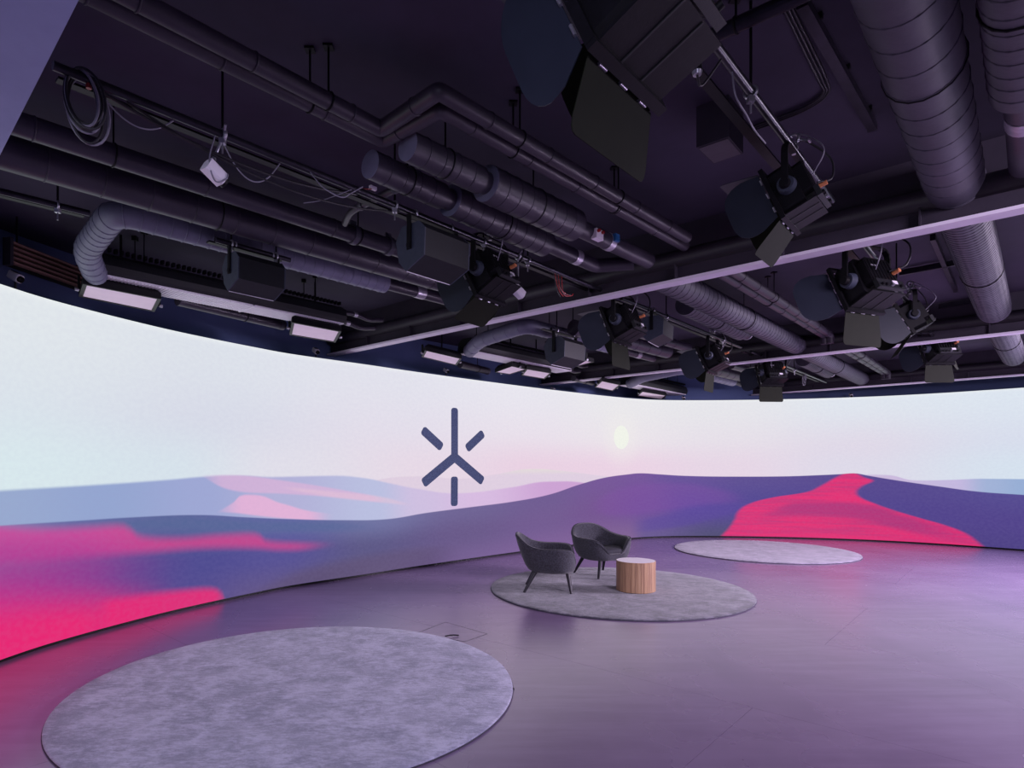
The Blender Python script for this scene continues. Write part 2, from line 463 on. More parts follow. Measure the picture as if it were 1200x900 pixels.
    pink = patch(pink, [(900, 600), (950, 588), (1000, 590), (1060, 605), (1120, 622)], [(900, 606), (950, 604), (1000, 608), (1060, 622), (1120, 634)], lin((168, 48, 118)), 0.025, 0.8, 900, 1110, 0.03)
    dune = t.mix(m, dune, pink)
    soft = 0.003
    m2 = t.math('SUBTRACT', 1.0, t.step(t.math('SUBTRACT', v, h2), -soft, soft))
    col = t.mix(m2, col, dune)
    fine = t.noise(60, 2, 0.5, t.coord('UV', (6, 1.2, 1)))
    col = t.mix(t.math('MULTIPLY', t.step(fine, 0.3, 0.7), 0.05), col, lin((150, 140, 190)))
    t.put(t.p.inputs['Base Color'], (0.006, 0.006, 0.008)); t.p.inputs['Roughness'].default_value = 0.7; t.p.inputs['Specular IOR Level'].default_value = 0.15
    t.put(t.p.inputs['Emission Color'], col); t.p.inputs['Emission Strength'].default_value = SCREEN
    return t.m
SCREEN = 1.0

led = thing('led_video_wall', (plan[len(plan) // 2].x, plan[len(plan) // 2].y, 0), 'tall curved LED video wall showing purple and pink desert dunes', 'video wall')
mb = strip(MB(), plan[::2] if (len(plan) % 2) else plan[::2] + [plan[-1]], H0, H1)
scr = mb.build('screen', led_material(), led)
uvl = scr.data.uv_layers.new(name='screen')
line = plan[::2] if (len(plan) % 2) else plan[::2] + [plan[-1]]
idx = {i: j for j, i in enumerate(range(0, len(plan), 2))}
al = [arc[i] for i in range(0, len(plan), 2)] + ([] if len(plan) % 2 else [arc[-1]])
for lp in scr.data.loops:
    k, up = divmod(lp.vertex_index, 2)
    uvl.data[lp.index].uv = ((al[k] - A0) / (A1 - A0), (H1 if up else H0) / 3.2)
back = offset(-0.10); mb = MB()
strip(mb, back, 0.0, H1, True)
n = len(plan)
mb.add([(p.x, p.y, H1) for p in plan] + [(p.x, p.y, H1) for p in back], [(i, i + 1, n + i + 1, n + i) for i in range(n - 1)])
mb.build('cabinet_back', M['black'], led)
foot_line = offset(-0.03)
strip(MB(), foot_line, 0.0, H0 + 0.003).build('plinth', M['black'], led)

# emblem glowing on the screen: six rounded bars that follow the wall
def bar(mb, pts_px, w, r):
    """rounded stroke along a pixel polyline on the wall, built as a slim curved slab"""
    q = [(hit(x)[0], EYE + (YH - y) * hit(x)[1] / F) for x, y in pts_px]
    for (s0, z0), (s1, z1) in zip(q[:-1], q[1:]):
        L = math.hypot(s1 - s0, z1 - z0); cx, cz = (s1 - s0) / L, (z1 - z0) / L
        hw = w / 2; out = []
        for (ex, ey, a0) in ((L - r, hw - r, 0), (r, hw - r, 90), (r, -hw + r, 180), (L - r, -hw + r, 270)):
            for k in range(6):
                a = math.radians(a0 + 18 * k)
                out.append((ex + r * math.cos(a), ey + r * math.sin(a)))
        n = len(out); vs = []
        for dep in (0.003, 0.012):
            for a, b in out:
                s = s0 + a * cx - b * cz; z = z0 + a * cz + b * cx
                p, d, nn = wall_point(s)
                vs.append(p + nn * dep + UP * z)
        fs = [tuple(range(n, 2 * n))] + [(i, (i + 1) % n, n + (i + 1) % n, n + i) for i in range(n)]
        mb.add(vs, fs)
    return mb
t = NT('emblem_pixels'); v = t.coord('Object')
nz = t.noise(55, 3, 0.7, v)
t.put(t.p.inputs['Base Color'], (0.004, 0.004, 0.006)); t.p.inputs['Specular IOR Level'].default_value = 0.1
t.put(t.p.inputs['Emission Color'], t.mix(t.step(nz, 0.3, 0.7), lin((44, 52, 92)), lin((72, 82, 126))))
t.p.inputs['Emission Strength'].default_value = 0.9
wpx = 10.2 / F * hit(532)[1]
emb = bar(bar(bar(MB(), [(532.4, 478), (532.4, 541)], wpx, wpx * 0.35), [(534.4, 534), (495.5, 566.5)], wpx * 1.08, wpx * 0.3), [(530.4, 534), (565.5, 564)], wpx * 1.08, wpx * 0.3).build('emblem', t.m, led)
tag(emb, 'dark blue star-shaped emblem')
for pts in ([(494.8, 503.5), (517.5, 524.5)], [(566, 507.5), (546.5, 526)], [(532.2, 558.5), (532.0, 593)]):
    bar(MB(), pts, wpx * 1.02, wpx * 0.33).build('emblem_bar', t.m, emb)

# ------------------------------------------------------------------ room shell
def floor_material():
    t = NT('polished_floor_sheet')
    v = t.coord('Object', (1, 1, 1), (0, 0, math.atan2(DB.y, DB.x)))
    big = t.noise(0.8, 4, 0.6, v); streak = t.noise(2.4, 5, 0.65, t.coord('Object', (0.35, 3.0, 1), (0, 0, -math.radians(47))))
    scuff = t.noise(1.3, 3, 0.6, t.coord('Object', (1.0, 0.35, 1), (0, 0, 0.5)), 0.3)
    c = t.mix(t.step(big, 0.3, 0.7), lin((122, 100, 134)), lin((136, 114, 148)))
    c = t.mix(t.math('MULTIPLY', t.step(streak, 0.35, 0.75), 0.5), c, lin((148, 126, 160)))
    c = t.mix(t.math('MULTIPLY', t.step(scuff, 0.5, 0.75), 0.3), c, lin((104, 88, 118)))
    t.put(t.p.inputs['Base Color'], c)
    r = t.new('ShaderNodeMapRange'); t.l.new(t.math('ADD', t.math('MULTIPLY', scuff, 0.4), t.math('MULTIPLY', big, 0.6)), r.inputs[0]); r.inputs[3].default_value = 0.21; r.inputs[4].default_value = 0.33
    t.l.new(r.outputs[0], t.p.inputs['Roughness'])
    t.p.inputs['IOR'].default_value = 2.8
    return t.m
M['floor'] = floor_material()
fl = MB().box((4.5, 5.5, -0.06), (22, 22, 0.10)).build('floor', M['rubber'])
tag(fl, kind='structure')
# the floor covering is laid in sheets that run along the beams
O = at(850, 735, 0); O.z = 0
W, LEN = 2.0, 6.6
for i in range(-6, 6):
    for j in range(-3, 3):
        c = O + DB * (W * (i + 0.5)) + DA * (LEN * (j + 0.5 + (0.4 if i % 2 else 0.0)) - 0.9)
        if not (-6 < c.x < 14 and -4 < c.y < 16): continue
        m = frame(c, DB)
        b = MB(); g = 0.0012
        b.box((0, 0, -0.005), (W - 2 * g, LEN - 2 * g, 0.010), m)
        o = b.build('floor_sheet', M['floor']); 
        o.parent = fl
# sheets are built in world space; the floor slab sits at the origin
cb = MB().box((4.5, 5.5, SLAB + 0.1), (22, 22, 0.2)).build('ceiling', M['ceiling']); tag(cb, kind='structure')
bw = strip(MB(), [p for p in offset(-0.55)], 0, SLAB).build('wall_back', M['void']); tag(bw, kind='structure')
e0, e1 = offset(-0.55)[0], offset(-0.55)[-1]
def wall(name, a, b, mat):
    a, b = Vector((a[0], a[1], 0)), Vector((b[0], b[1], 0)); d = (b - a)
    m = frame((a + b) / 2, d)
    o = MB().box((0, 0, SLAB / 2), (d.length, 0.1, SLAB), m).build(name, mat); tag(o, kind='structure')
wall('wall_left', (e0.x, e0.y), (-5.0, -4.2), M['void'])
wall('wall_front', (-5.0, -4.2), (14.6, -4.2), M['void'])
wall('wall_right', (14.6, -4.2), (e1.x, e1.y), M['void'])
# pale soffit over the entrance, its edge running slantwise above the camera
p0, p1 = at(0, 182, 3.2), at(92.3, 0, 3.2)
d = (p1 - p0).normalized(); a = p0 - d * 1.9; b = p1 + d * 4.0
nrm = Vector((d.y, -d.x, 0)); nrm = nrm if nrm.dot(Vector((0, 0, 0)) - p0) > 0 else -nrm
q = [a, b, b + nrm * 3.4, a + nrm * 2.6]
mb = MB()
mb.add([(p.x, p.y, 3.2) for p in q] + [(p.x, p.y, SLAB) for p in q], [(0, 1, 2, 3), (7, 6, 5, 4), (0, 4, 5, 1), (1, 5, 6, 2), (2, 6, 7, 3), (3, 7, 4, 0)])
tag(mb.build('ceiling_soffit', M['soffit']), kind='structure')
# ------------------------------------------------------------------ ceiling beams
HB = 3.32
BAY_NAME = ['in the first ceiling bay, before the first beam', 'in the second ceiling bay, between first and second beams', 'in the third ceiling bay, between second and third beams', 'in the far ceiling bay beyond the third beam']
beam_line = []
near0 = at(1000, 285, HB); near0.z = 0
for k, (px, py, ends) in enumerate([(1000, 285.5, (7.6, 3.6)), (1000, 411.0, (9.6, 6.5)), (1000, 454.5, (10.5, 6.0))]):
    o = at(px, py, HB); o.z = 0
    # to the back wall on one side, out of view on the other
    beam_line.append(o)
    m = frame(o, DA)                       # local x along the beam, local y away from the camera side
    yy = (m.to_3x3() @ Vector((0, 1, 0)))
    sgn = 1 if yy.dot(DB) > 0 else -1
    back_px = (405, 625, 742)[k]
    far = None
    ls = [offset(-0.5)[i] for i in range(len(plan))]
    for i in range(len(ls) - 1):           # crossing of the beam line with the back wall
        p, q2 = ls[i] - o, ls[i + 1] - o
        fa, fb = p.dot(DB), q2.dot(DB)
        if fa * fb <= 0 and fa != fb:
            w = p + (q2 - p) * (fa / (fa - fb))
            if w.dot(DA) > 0: far = w.dot(DA)
    if far is None: far = ends[0]
    near = -ends[1]
    L = far - near; cx = (far + near) / 2
    g = thing('ceiling_beam', o + DA * cx + UP * HB, 'dark ceiling beam with pale bottom flange, ' + ['first and largest from the entrance', 'second from the entrance', 'third and last, closest to the far screen'][k], 'beam', 'ceiling beams')
    fx = MB().box((cx, sgn * 0.07, HB + 0.012), (L, 0.14, 0.024), m).build('flange', M['flange'], g)
    MB().box((cx, sgn * 0.10, (HB + 0.024 + SLAB) / 2), (L, 0.06, SLAB - HB - 0.024), m).build('web', M['beam'], g)
    out = []
    for j in range(13):                    # rounded cladding along the top of the web, on the camera side
        a = math.pi / 2 + math.pi * j / 12
        out.append((0.07 + 0.085 * math.cos(a), 3.545 + 0.075 * math.sin(a)))
    b = MB(); n = len(out)
    vs = [m @ Vector((xx, sgn * p[0], p[1])) for xx in (near, far) for p in out]
    b.add(vs, [(i, i + 1, n + i + 1, n + i) for i in range(n - 1)] + [tuple(range(n)), tuple(range(n, 2 * n))], True)
    b.build('cladding', M['pipe'], g)
    bb = MB()
    for j in range(int(L / 0.9)):          # stiffener plates
        bb.box((near + 0.5 + 0.9 * j, sgn * 0.045, HB + 0.10), (0.012, 0.05, 0.15), m)
    tag(bb.build('stiffeners', M['beam'], g), kind='stuff')

# ------------------------------------------------------------------ ducts and pipes
def pipe(name, pts, r, mat, label, cat, group=None, n=14, seams=0.0, bands=(), hangers=(), bend=0.0, rods=None):
    """a run of pipe as one thing: body, wrapping seams, foil bands, hanger rods up to the slab"""
    pts = [Vector(p) for p in pts]
    if bend: path = fillet(pts, bend)
    else: path = pts
    g = thing(name, pts[0], label, cat, group)
    MB().tube(path, r, n).build('duct_body' if 'duct' in name else 'pipe_body', mat, g)
    L = [0.0]
    for i in range(1, len(path)): L.append(L[-1] + (path[i] - path[i - 1]).length)
    def along(d):
        for i in range(1, len(path)):
            if L[i] >= d or i == len(path) - 1:
                t = (d - L[i - 1]) / max(1e-6, L[i] - L[i - 1])
                return path[i - 1] + (path[i] - path[i - 1]) * t, (path[i] - path[i - 1]).normalized()
    if seams:
        b = MB(); d = seams * 0.6
        while d < L[-1] - 0.05:
            p, t = along(d); b.torus(p, t, r * 1.0, 0.0055, 18, 5); d += seams * random.uniform(0.9, 1.1)
        tag(b.build('seams', mat, g), kind='stuff')
    for f, w, mt, nm in bands:
        p, t = along(f * L[-1]); MB().tube([p - t * w / 2, p + t * w / 2], r * 1.05, 18).build(nm, mt, g)
    for f in hangers:
        p, t = along(f * L[-1])
        h = MB(); h.torus(p, t, r * 1.03, 0.006, 18, 5); h.tube([p + UP * r, Vector((p.x, p.y, SLAB))], 0.006, 6); h.box((p.x, p.y, SLAB - 0.006), (0.05, 0.05, 0.012))
        h.build('hanger', M['black'], g)
    return g

def P(px, py, h): return at(px, py, h)
def reach(p, d, y):                      # continue from p along d until depth y
    return p + d * ((y - p.y) / d.y)

# pair of insulated pipes with the dog-leg
h = 3.56
for idx_, (a, j1, j2, e) in enumerate([((143, -10.5), (447, 151.5), (514, 106.5), (803, 277)), ((86, -16), (449.5, 164.5), (516, 128), (800, 287))]):
    A, J1, J2, E = P(*a, h), P(*j1, h), P(*j2, h), P(*e, h)
    pts = [A - DB * 0.8, A, J1, J2, E, E + UP * 0.0 + DB * 0.05]
    pipe('insulated_pipe', [A - DB * 0.8, J1, J2, E + DB * 0.04], 0.044, M['pipe'],
         ['insulated black pipe with a dog-leg, the upper one of the pair', 'insulated black pipe with a dog-leg, the lower one of the pair'][idx_], 'pipe', 'dog-leg pipes', 14, 0.55, (), (0.33, 0.60, 0.8), 0.03)
    for k in (1, 2):
        s = P(*(((866, 322), (860, 330))[idx_]), h) if k == 1 else P(*(((866, 322), (860, 330))[idx_]), h) + BAY
        e2 = P(*(((973, 392), (966, 393))[idx_]), h) + (BAY if k == 2 else Vector((0, 0, 0)))
        s = s - DB * 0.7
        pipe('insulated_pipe', [s, e2, e2 - UP * 0.13], 0.05, M['pipe'], ['upper', 'lower'][idx_] + ' insulated pipe of the straight pair bent down at its end ' + ('before the second beam', 'before the third beam')[k - 1], 'pipe', 'straight pipe pairs', 12, 0.5, (), (0.4,), 0.08)

# silencer ducts: slim neck, fat drum, tail with foil bands
def silencer(cap, neck, mid, drum_end, tail, h, r1, r2, r3, label, bands, elbow=None):
    c, n0, m0, e, t = P(*cap, h), P(*neck, h), P(*mid, h), P(*drum_end, h), P(*tail, h)
    d = (t - c).normalized()
    g = thing('silencer_duct', c, label, 'duct', 'silencer ducts')
    def along(p): return c + d * (p - c).dot(d)
    n0, m0, e = along(n0), along(m0), along(e)
    MB().tube([c, n0], r1, 28).build('inlet_section', M['duct'], g)
    MB().tube([n0 - d * 0.02, m0 + d * 0.02], r1 * 0.82, 24).build('neck', M['duct'], g)
    MB().tube([m0, e], r2, 32).build('drum', M['duct'], g)
    MB().tube([c - d * 0.004, c], r1 * 0.985, 28).build('end_cap', M['duct_brightened'], g)
    MB().tube([m0 - d * 0.004, m0], r2 * 0.985, 32).build('end_cap', M['duct_brightened'], g)
    tl = [e - d * 0.02, t] + ([t + x for x in elbow] if elbow else [])
    MB().tube(fillet(tl, 0.14) if elbow else tl, r3, 20).build('tail', M['duct'], g)
    for f, w, mt, nm, lb in bands:
        p = e + (t - e) * f
        o = MB().tube([p - d * w / 2, p + d * w / 2], r3 * 1.07, 22).build(nm, mt, g); tag(o, lb)
    b = MB()
    for p0_, p1_, r in ((c, n0, r1), (m0, e, r2)):
        L = (p1_ - p0_).length; q = 0.11
        while q < L - 0.03: b.torus(p0_ + d * q, d, r, 0.0035, 28, 4); q += 0.125
    tag(b.build('seams', M['duct'], g), kind='stuff')
    for p_, r in (((c + n0) / 2, r1), ((m0 + e) / 2, r2)):
        hb = MB(); hb.torus(p_, d, r * 1.01, 0.006, 24, 5); hb.tube([p_ + UP * r, Vector((p_.x, p_.y, SLAB))], 0.006, 6); hb.build('hanger', M['black'], g)
    return g, d, e, t
hS = 3.5
g2, d2, e2_, t2 = silencer((478, 171), (565, 209), (573, 213.5), (678, 262), (760, 306), hS, 0.086, 0.118, 0.066,
    'black drum silencer duct carrying a blue actuator and a small red-knobbed box', [(0.42, 0.07, M['silver'], 'foil_band', 'silver foil band')])
b0 = e2_ + (t2 - e2_) * 0.20
q = frame(b0 - d2.cross(UP) * 0.0 + Vector((0, 0, 0)), d2)
side = Vector((d2.y, -d2.x, 0))
MB().box((0, 0, 0), (0.10, 0.05, 0.075), frame(b0 + side * 0.062 - UP * 0.03, d2)).build('valve_box', M['white'], g2)
for s in (-1, 1):
    MB().tube([b0 + side * 0.08 + d2 * 0.03 * s - UP * 0.01, b0 + side * 0.105 + d2 * 0.03 * s - UP * 0.01], 0.013, 10).build('red_knob', M['red'], g2)
b1 = e2_ + (t2 - e2_) * 0.42
MB().box((0, 0, 0), (0.06, 0.04, 0.06), frame(b1 + side * 0.072 + UP * 0.01, d2)).build('actuator', M['blue'], g2)
silencer((434, 192.5), (520, 228), (525, 236), (636, 285), (690, 308), hS, 0.086, 0.110, 0.062,
    'black drum silencer duct with a plain silver band, beside the blue-actuator one', [(0.68, 0.08, M['silver'], 'foil_band', 'silver foil band')], elbow=[DB * 0.12, DB * 0.28 - DA * 0.30])
for k in (1, 2):
    off = BAY * (k - 1)
    for (s_, e_, r, lb) in (((792, 333), (934, 405), 0.135, 'fat ribbed spiral duct'), ((818, 363), (868, 388), 0.125, 'short ribbed spiral duct')):
        A, E = P(*s_, 3.5) + off, P(*e_, 3.5) + off
        A = A - DB * 0.35
        g = pipe('spiral_duct', [A, E], r, M['duct_light'], lb + ' ' + ('ending at the second beam', 'ending at the third beam')[k - 1], 'duct', 'ribbed spiral ducts', 22, 0.115, (), (0.5,))
        d_ = (E - A).normalized()
        MB().tube([E - d_ * 0.05, E + d_ * 0.26], r * 0.55, 16).build('outlet', M['duct'], g)
        MB().torus(E + d_ * 0.27, d_, r * 0.55, 0.012, 20, 6).build('outlet_flange', M['silver'], g)

# three long ducts over the LED wall, repeated bay by bay
for k in range(3):
    off = BAY * k; bn = ['before the first beam', 'between the first and second beams', 'between the second and third beams'][k]
    hd = 3.52
    a, e = P(40, 154, hd), P(540, 316, hd)
    if k: a = a + DB * 1.0
    pipe('straight_duct', [a + off - (DB * 1.4 if k == 0 else DB * 0), e + off + DB * 0.35], 0.066, M['duct'], 'slim wrapped duct, highest of three over the screen, ' + bn, 'duct', 'long ducts over the screen', 18, 0.9, (), (0.35, 0.7))
    a, e = P(30, 189, hd), P(505, 325, hd)
    if k: a = a + DB * 1.2
    pipe('straight_duct', [a + off - (DB * 1.4 if k == 0 else DB * 0), e + off + DB * 0.45], 0.105, M['duct'], 'fat wrapped duct, middle of three over the screen, ' + bn, 'duct', 'long ducts over the screen', 22, 0.32, (), (0.5,))
    # lowest duct with the elbow that dives into the air unit
    hd3 = 3.5
    j = P(135, 247, hd3); e = P(452, 332, hd3)
    d3 = (e - j).normalized()
    k1 = atd(100, 294, j.y + 0.62); k2 = atd(112, 322, 5.42)
    path = fillet([j + d3 * 2.45, j, k1, k2], 0.17, 8)
    path = [p + off for p in path]
    g = pipe('elbow_duct', path, 0.098, M['duct_brightened'], 'grey spiral elbow duct feeding the air unit ' + bn, 'duct', 'elbow ducts', 22, 0.10 if k == 0 else 0.2, (), ())
    s = path[0]
    MB().tube([s - d3 * 0.02, s + d3 * 1.0], 0.062, 18).build('tail', M['duct'], g)
    MB().tube([s + d3 * 0.40, s + d3 * 0.52], 0.066, 18).build('foil_band', M['silver'], g)
    for x in (0.5, 1.9):
        p = j + d3 * x + off
        hb = MB(); hb.tube([p + UP * 0.09, Vector((p.x, p.y, SLAB))], 0.006, 6); hb.box((p.x, p.y, SLAB - 0.01), (0.05, 0.05, 0.02)); hb.build('hanger', M['black'], g)
    # air unit with a perforated face
    n0 = Vector((-3.22, 5.40, 0)); f0 = Vector((-1.456, 7.28, 0)); du = (f0 - n0).normalized(); L = (f0 - n0).length
    cr = Vector((du.y, -du.x, 0)); cr = cr if cr.dot(Vector((0, 0, 0)) - n0) < 0 else -cr       # away from the camera
    m = Matrix((du, cr, UP)).transposed().to_4x4(); m.translation = n0 + off
    g = thing('chilled_beam', n0 + off + du * L / 2 + UP * 3.35, 'air unit with a pale perforated underside ' + bn, 'air unit', 'air units')
    out = [(0.0, 3.352), (0.34, 3.352), (0.36, 3.40), (0.34, 3.50), (0.27, 3.56), (0.08, 3.56), (-0.005, 3.51), (-0.03, 3.43), (-0.02, 3.38)]
    b = MB(); nn = len(out)
    vs = [m @ Vector((xx, p[0], p[1])) for xx in (0, L) for p in out]
    b.add(vs, [(i, (i + 1) % nn, nn + (i + 1) % nn, nn + i) for i in range(nn)] + [tuple(range(nn)), tuple(range(nn, 2 * nn))])
    b.build('housing', M['speaker'], g)
    half = 0.44
    for (x0, x1) in ((0.02, L * 0.55 - 0.012), (L * 0.55 + 0.012, L - 0.02)):
        MB().box(((x0 + x1) / 2, 0.17, 3.345), (x1 - x0, 0.33, 0.012), m).build('face_plate', M['white'], g)
    b = MB(); x = 0.06
    while x < L - 0.05: b.box((x, 0.17, 3.336), (0.014, 0.30, 0.006), m); x += 0.03
    tag(b.build('face_ribs', M['white'], g), kind='stuff')
    MB().box((L * 0.55, 0.17, 3.338), (0.022, 0.335, 0.016), m).build('joint_strip', M['white'], g)
    b = MB(); x = 0.05
    while x < L - 0.05: b.box((x, 0.02, 3.575), (0.022, 0.05, 0.035), m); x += 0.05
    tag(b.build('comb', M['black'], g), kind='stuff')
    for x in (0.35, L * 0.85):
        for y in (0.05, 0.29):
            p = m @ Vector((x, y, 3.55)); hb = MB(); hb.tube([p, Vector((p.x, p.y, SLAB))], 0.006, 6); hb.box((p.x, p.y, SLAB - 0.02), (0.045, 0.045, 0.04)); hb.build('hanger', M['black'], g)
    # two flexible hoses from the end of the air unit
    for i2, (zz, yy2) in enumerate(((3.50, 0.08), (3.42, 0.24))):
        q0 = m @ Vector((L - 0.02, yy2, zz))
        pts = bezier([q0, q0 + du * 0.22 + UP * 0.005, q0 + du * 0.42 - UP * 0.02, q0 + du * 0.66 + cr * 0.02 + UP * 0.02])
        hg = thing('flexible_hose', q0, ['upper', 'lower'][i2] + ' short insulated hose leaving the air unit ' + bn, 'hose', 'insulated hoses')
        MB().tube(pts, 0.028, 10).build('hose_body', M['pipe'], hg)
        MB().tube(pts[7:10], 0.032, 10).build('coupling', M['silver'], hg)
    # slim horizontal duct on the back wall under the air unit
    if k == 0: pq = (P(222, 354, 3.36), P(332, 381, 3.36))
    elif k == 1: pq = (P(545, 428, 3.36), P(572, 435, 3.36))
    else: pq = (P(676, 444, 3.36), P(694, 448, 3.36))
    pipe('wall_duct', [pq[0] - DB * 0.12, pq[1]], 0.06, M['duct'], 'slim duct with open end under the air unit ' + bn, 'duct', 'slim wall ducts', 16, 0.0, ((0.97, 0.05, M['duct_light'], 'end_ring'),), (0.6,))

# two big round ducts on the right
def bigduct(pts, r, label, seam, n=28, lip=None):
    return pipe('round_duct', pts, r, M['duct_light'], label, 'duct', 'big round ducts', n, seam, (), (0.5,))
hR = 3.6
A = P(1062, 2, hR); E = P(1119, 216, hR); dR = (E - A).normalized()
bigduct([A - dR * 1.2, E + dR * 0.05], 0.165, 'big wrapped round duct reaching the first beam from the entrance side', 0.22)
S1_ = E + dR * 0.45; E1 = P(1165, 363, hR)
bigduct([S1_, E1], 0.165, 'big ribbed round duct between the first and second beams', 0.07)
S2_ = E1 + dR * 0.5; E2 = P(1188, 418, hR)
bigduct([S2_, E2], 0.165, 'big ribbed round duct between the second and third beams', 0.09)
A = P(1183, -10, 3.55); E = P(1201, 98, 3.55); dq = dR
g = bigduct([E - dq * 1.6, E], 0.14, 'round duct stub with a pink-lit foil band at the room edge', 0.13)
MB().tube([E - dq * 0.01, E + dq * 1.1], 0.085, 20).build('tail', M['duct'], g)
MB().tube([E + dq * 0.30, E + dq * 0.44], 0.089, 20).build('foil_band', M['silver'], g)

# crosswise tube near the entrance, thin tray and conduits on the slab
a, b_ = P(783, 66, 3.72), P(925, 1, 3.72)
pipe('cross_tube', [a + (a - b_) * 0.1, b_ + (b_ - a) * 1.2], 0.035, M['tube'], 'grey tube crossing the ceiling above the big barn-door spotlight', 'tube', None, 12, 0, (), (0.3, 0.7))
a, b_ = P(945, 12, 3.80), P(1020, 145, 3.80)
m = frame((a + b_) / 2, b_ - a)
g = thing('cable_tray', (a + b_) / 2, 'dark narrow cable tray fixed under the slab beside the big round duct', 'cable tray')
MB().box((0, 0, 0), ((b_ - a).length * 1.1, 0.05, 0.045), m).build('channel', M['tube'], g)
b = MB()
for s in (-0.4, 0, 0.4): b.box((s * (b_ - a).length, 0, 0.03), (0.02, 0.07, 0.03), m)
tag(b.build('brackets', M['black'], g), kind='stuff')
for i2, dx in enumerate((0, 5, 10)):
    pts = [P(918 + dx * 0.6, 10 - dx, 3.83), P(958 + dx, 92, 3.83), P(965 + dx * 0.4, 108 + dx * 0.3, 3.83), P(946, 124 + dx * 0.4, 3.83), P(905, 140 + dx * 0.5, 3.83), P(850, 160 + dx * 0.4, 3.83)]
    o = MB().tube(bezier(pts, 6), 0.007, 6).build('conduit', M['rubber'], None, T(*pts[0]))
    tag(o, ['innermost', 'middle', 'outermost'][i2] + ' of three thin conduits bending across the slab to the ceiling box', 'conduit', 'slab conduits')
# black box under the slab
c4 = [P(816, 173, 3.6), P(854, 160, 3.6), P(871, 180, 3.6), P(836, 192, 3.6)]
g = thing('ceiling_box', (c4[0] + c4[2]) / 2, 'square black box fixed under the slab behind the big spotlight', 'junction box')
b = MB(); b.add(c4 + [Vector((p.x, p.y, SLAB)) for p in c4], [(3, 2, 1, 0), (4, 5, 6, 7), (0, 1, 5, 4), (1, 2, 6, 5), (2, 3, 7, 6), (3, 0, 4, 7)])
b.build('box_body', M['beam'], g)
mid = (c4[0] + c4[1] + c4[2] + c4[3]) / 4
MB().add([p + (mid - p) * 0.1 - UP * 0.004 for p in c4] + [p + (mid - p) * 0.1 for p in c4], [(3, 2, 1, 0), (0, 1, 5, 4), (1, 2, 6, 5), (2, 3, 7, 6), (3, 0, 4, 7)]).build('cover_plate', M['pipe'], g)
# ceiling channels seen in the farther bays (dark thin rails on the slab)
for i2, (a, b_, w) in enumerate((((1093, 278), (1120, 340), 'first'), ((1054, 320), (1136, 305), 'second'), ((1088, 362), (1150, 350), 'third'), ((1000, 218.5), (1090, 195), 'fourth'))):
    a, b_ = P(*a, 3.80), P(*b_, 3.80); m = frame((a + b_) / 2, b_ - a)
    o = MB().box((0, 0, 0), ((b_ - a).length, 0.04, 0.06), m).build('slab_rail', M['tube'], None, T(*((a + b_) / 2)))
    tag(o, 'thin dark slab rail ' + ['running lengthwise beside the ribbed big duct', 'crossing the slab close behind the first beam', 'crossing the slab close before the second beam', 'just before the first beam, meeting the wrapped duct'][i2], 'rail', 'slab rails')
# ------------------------------------------------------------------ lighting pipes with hangers and cables
HP = 3.42
def light_pipe(a, b, label, hang, n=None):
    g = thing('lighting_pipe', a, label, 'pipe', 'lighting pipes')
    MB().tube([a, b], 0.021, 14).build('pipe_body', M['tube'], g)
    d = (b - a).normalized()
    L = (b - a).length
    for f in hang:
        p = a + d * L * f
        h = MB(); h.tube([p + UP * 0.03, Vector((p.x, p.y, SLAB))], 0.007, 8); h.build('hanger_rod', M['black'], g)
        h = MB(); h.torus(p, d, 0.027, 0.008, 16, 6); h.box(p - UP * 0.035, (0.03, 0.03, 0.03)); h.tube([p - UP * 0.05, p - UP * 0.10], 0.005, 6)
        h.build('pipe_clamp', M['steel'], g)
    c = MB()                               # flat cable duct that runs beside the pipe
    side = Vector((d.y, -d.x, 0))
    m = frame((a + b) / 2 - side * 0.14 + UP * 0.02, d)
    c.box((0, 0, 0), (L * 0.98, 0.05, 0.012), m)
    c.build('cable_ladder', M['black'], g)
    return g, d
pA, _ = P(111, 98, HP), 0
lpA, lpB = P(70, 82, HP), P(700, 336, HP)
dL = DB
def onpipe(px):                            # point of the left lighting pipe line seen in a column
    k = (px - CX) / F; o = P(300, 174, HP)
    t = (k * o.y - o.x) / (dL.x - k * dL.y)
    return o + dL * t
def onpipe2(px):
    k = (px - CX) / F; o = P(1025, 302, HP)
    t = (k * o.y - o.x) / (dL.x - k * dL.y)
    return o + dL * t
light_pipe(onpipe(62), onpipe(712), 'long black lighting pipe with cables over the dog-leg pipes side, before the first beam', [0.16, 0.41, 0.60, 0.72])
light_pipe(onpipe(728), onpipe(868), 'black lighting pipe between first and second beams, over the table side', [0.3, 0.8])
light_pipe(onpipe(880), onpipe(968), 'black lighting pipe between second and third beams, over the table side', [0.5])
light_pipe(onpipe2(828), onpipe2(975), 'bare lighting pipe with an open end beside the big spotlight', [0.25])
light_pipe(onpipe2(1008), onpipe2(1078), 'short lighting pipe carrying two spotlights beyond the first beam', [0.5])
light_pipe(onpipe2(1090), onpipe2(1122), 'short lighting pipe carrying one spotlight beyond the second beam', [0.5])
a, b = P(-12, 221, HP), P(105, 250, HP)
light_pipe(a, b, 'short lighting bar under the soffit edge over the pink dunes', [0.66])

def cable(pts, r, mat, label, group=None, name='cable'):
    pts = [Vector(p) for p in pts]
    o = MB().tube(bezier(pts, 8), r, 6).build(name, mat, None, T(*pts[0]))
    return tag(o, label, 'cable', group)
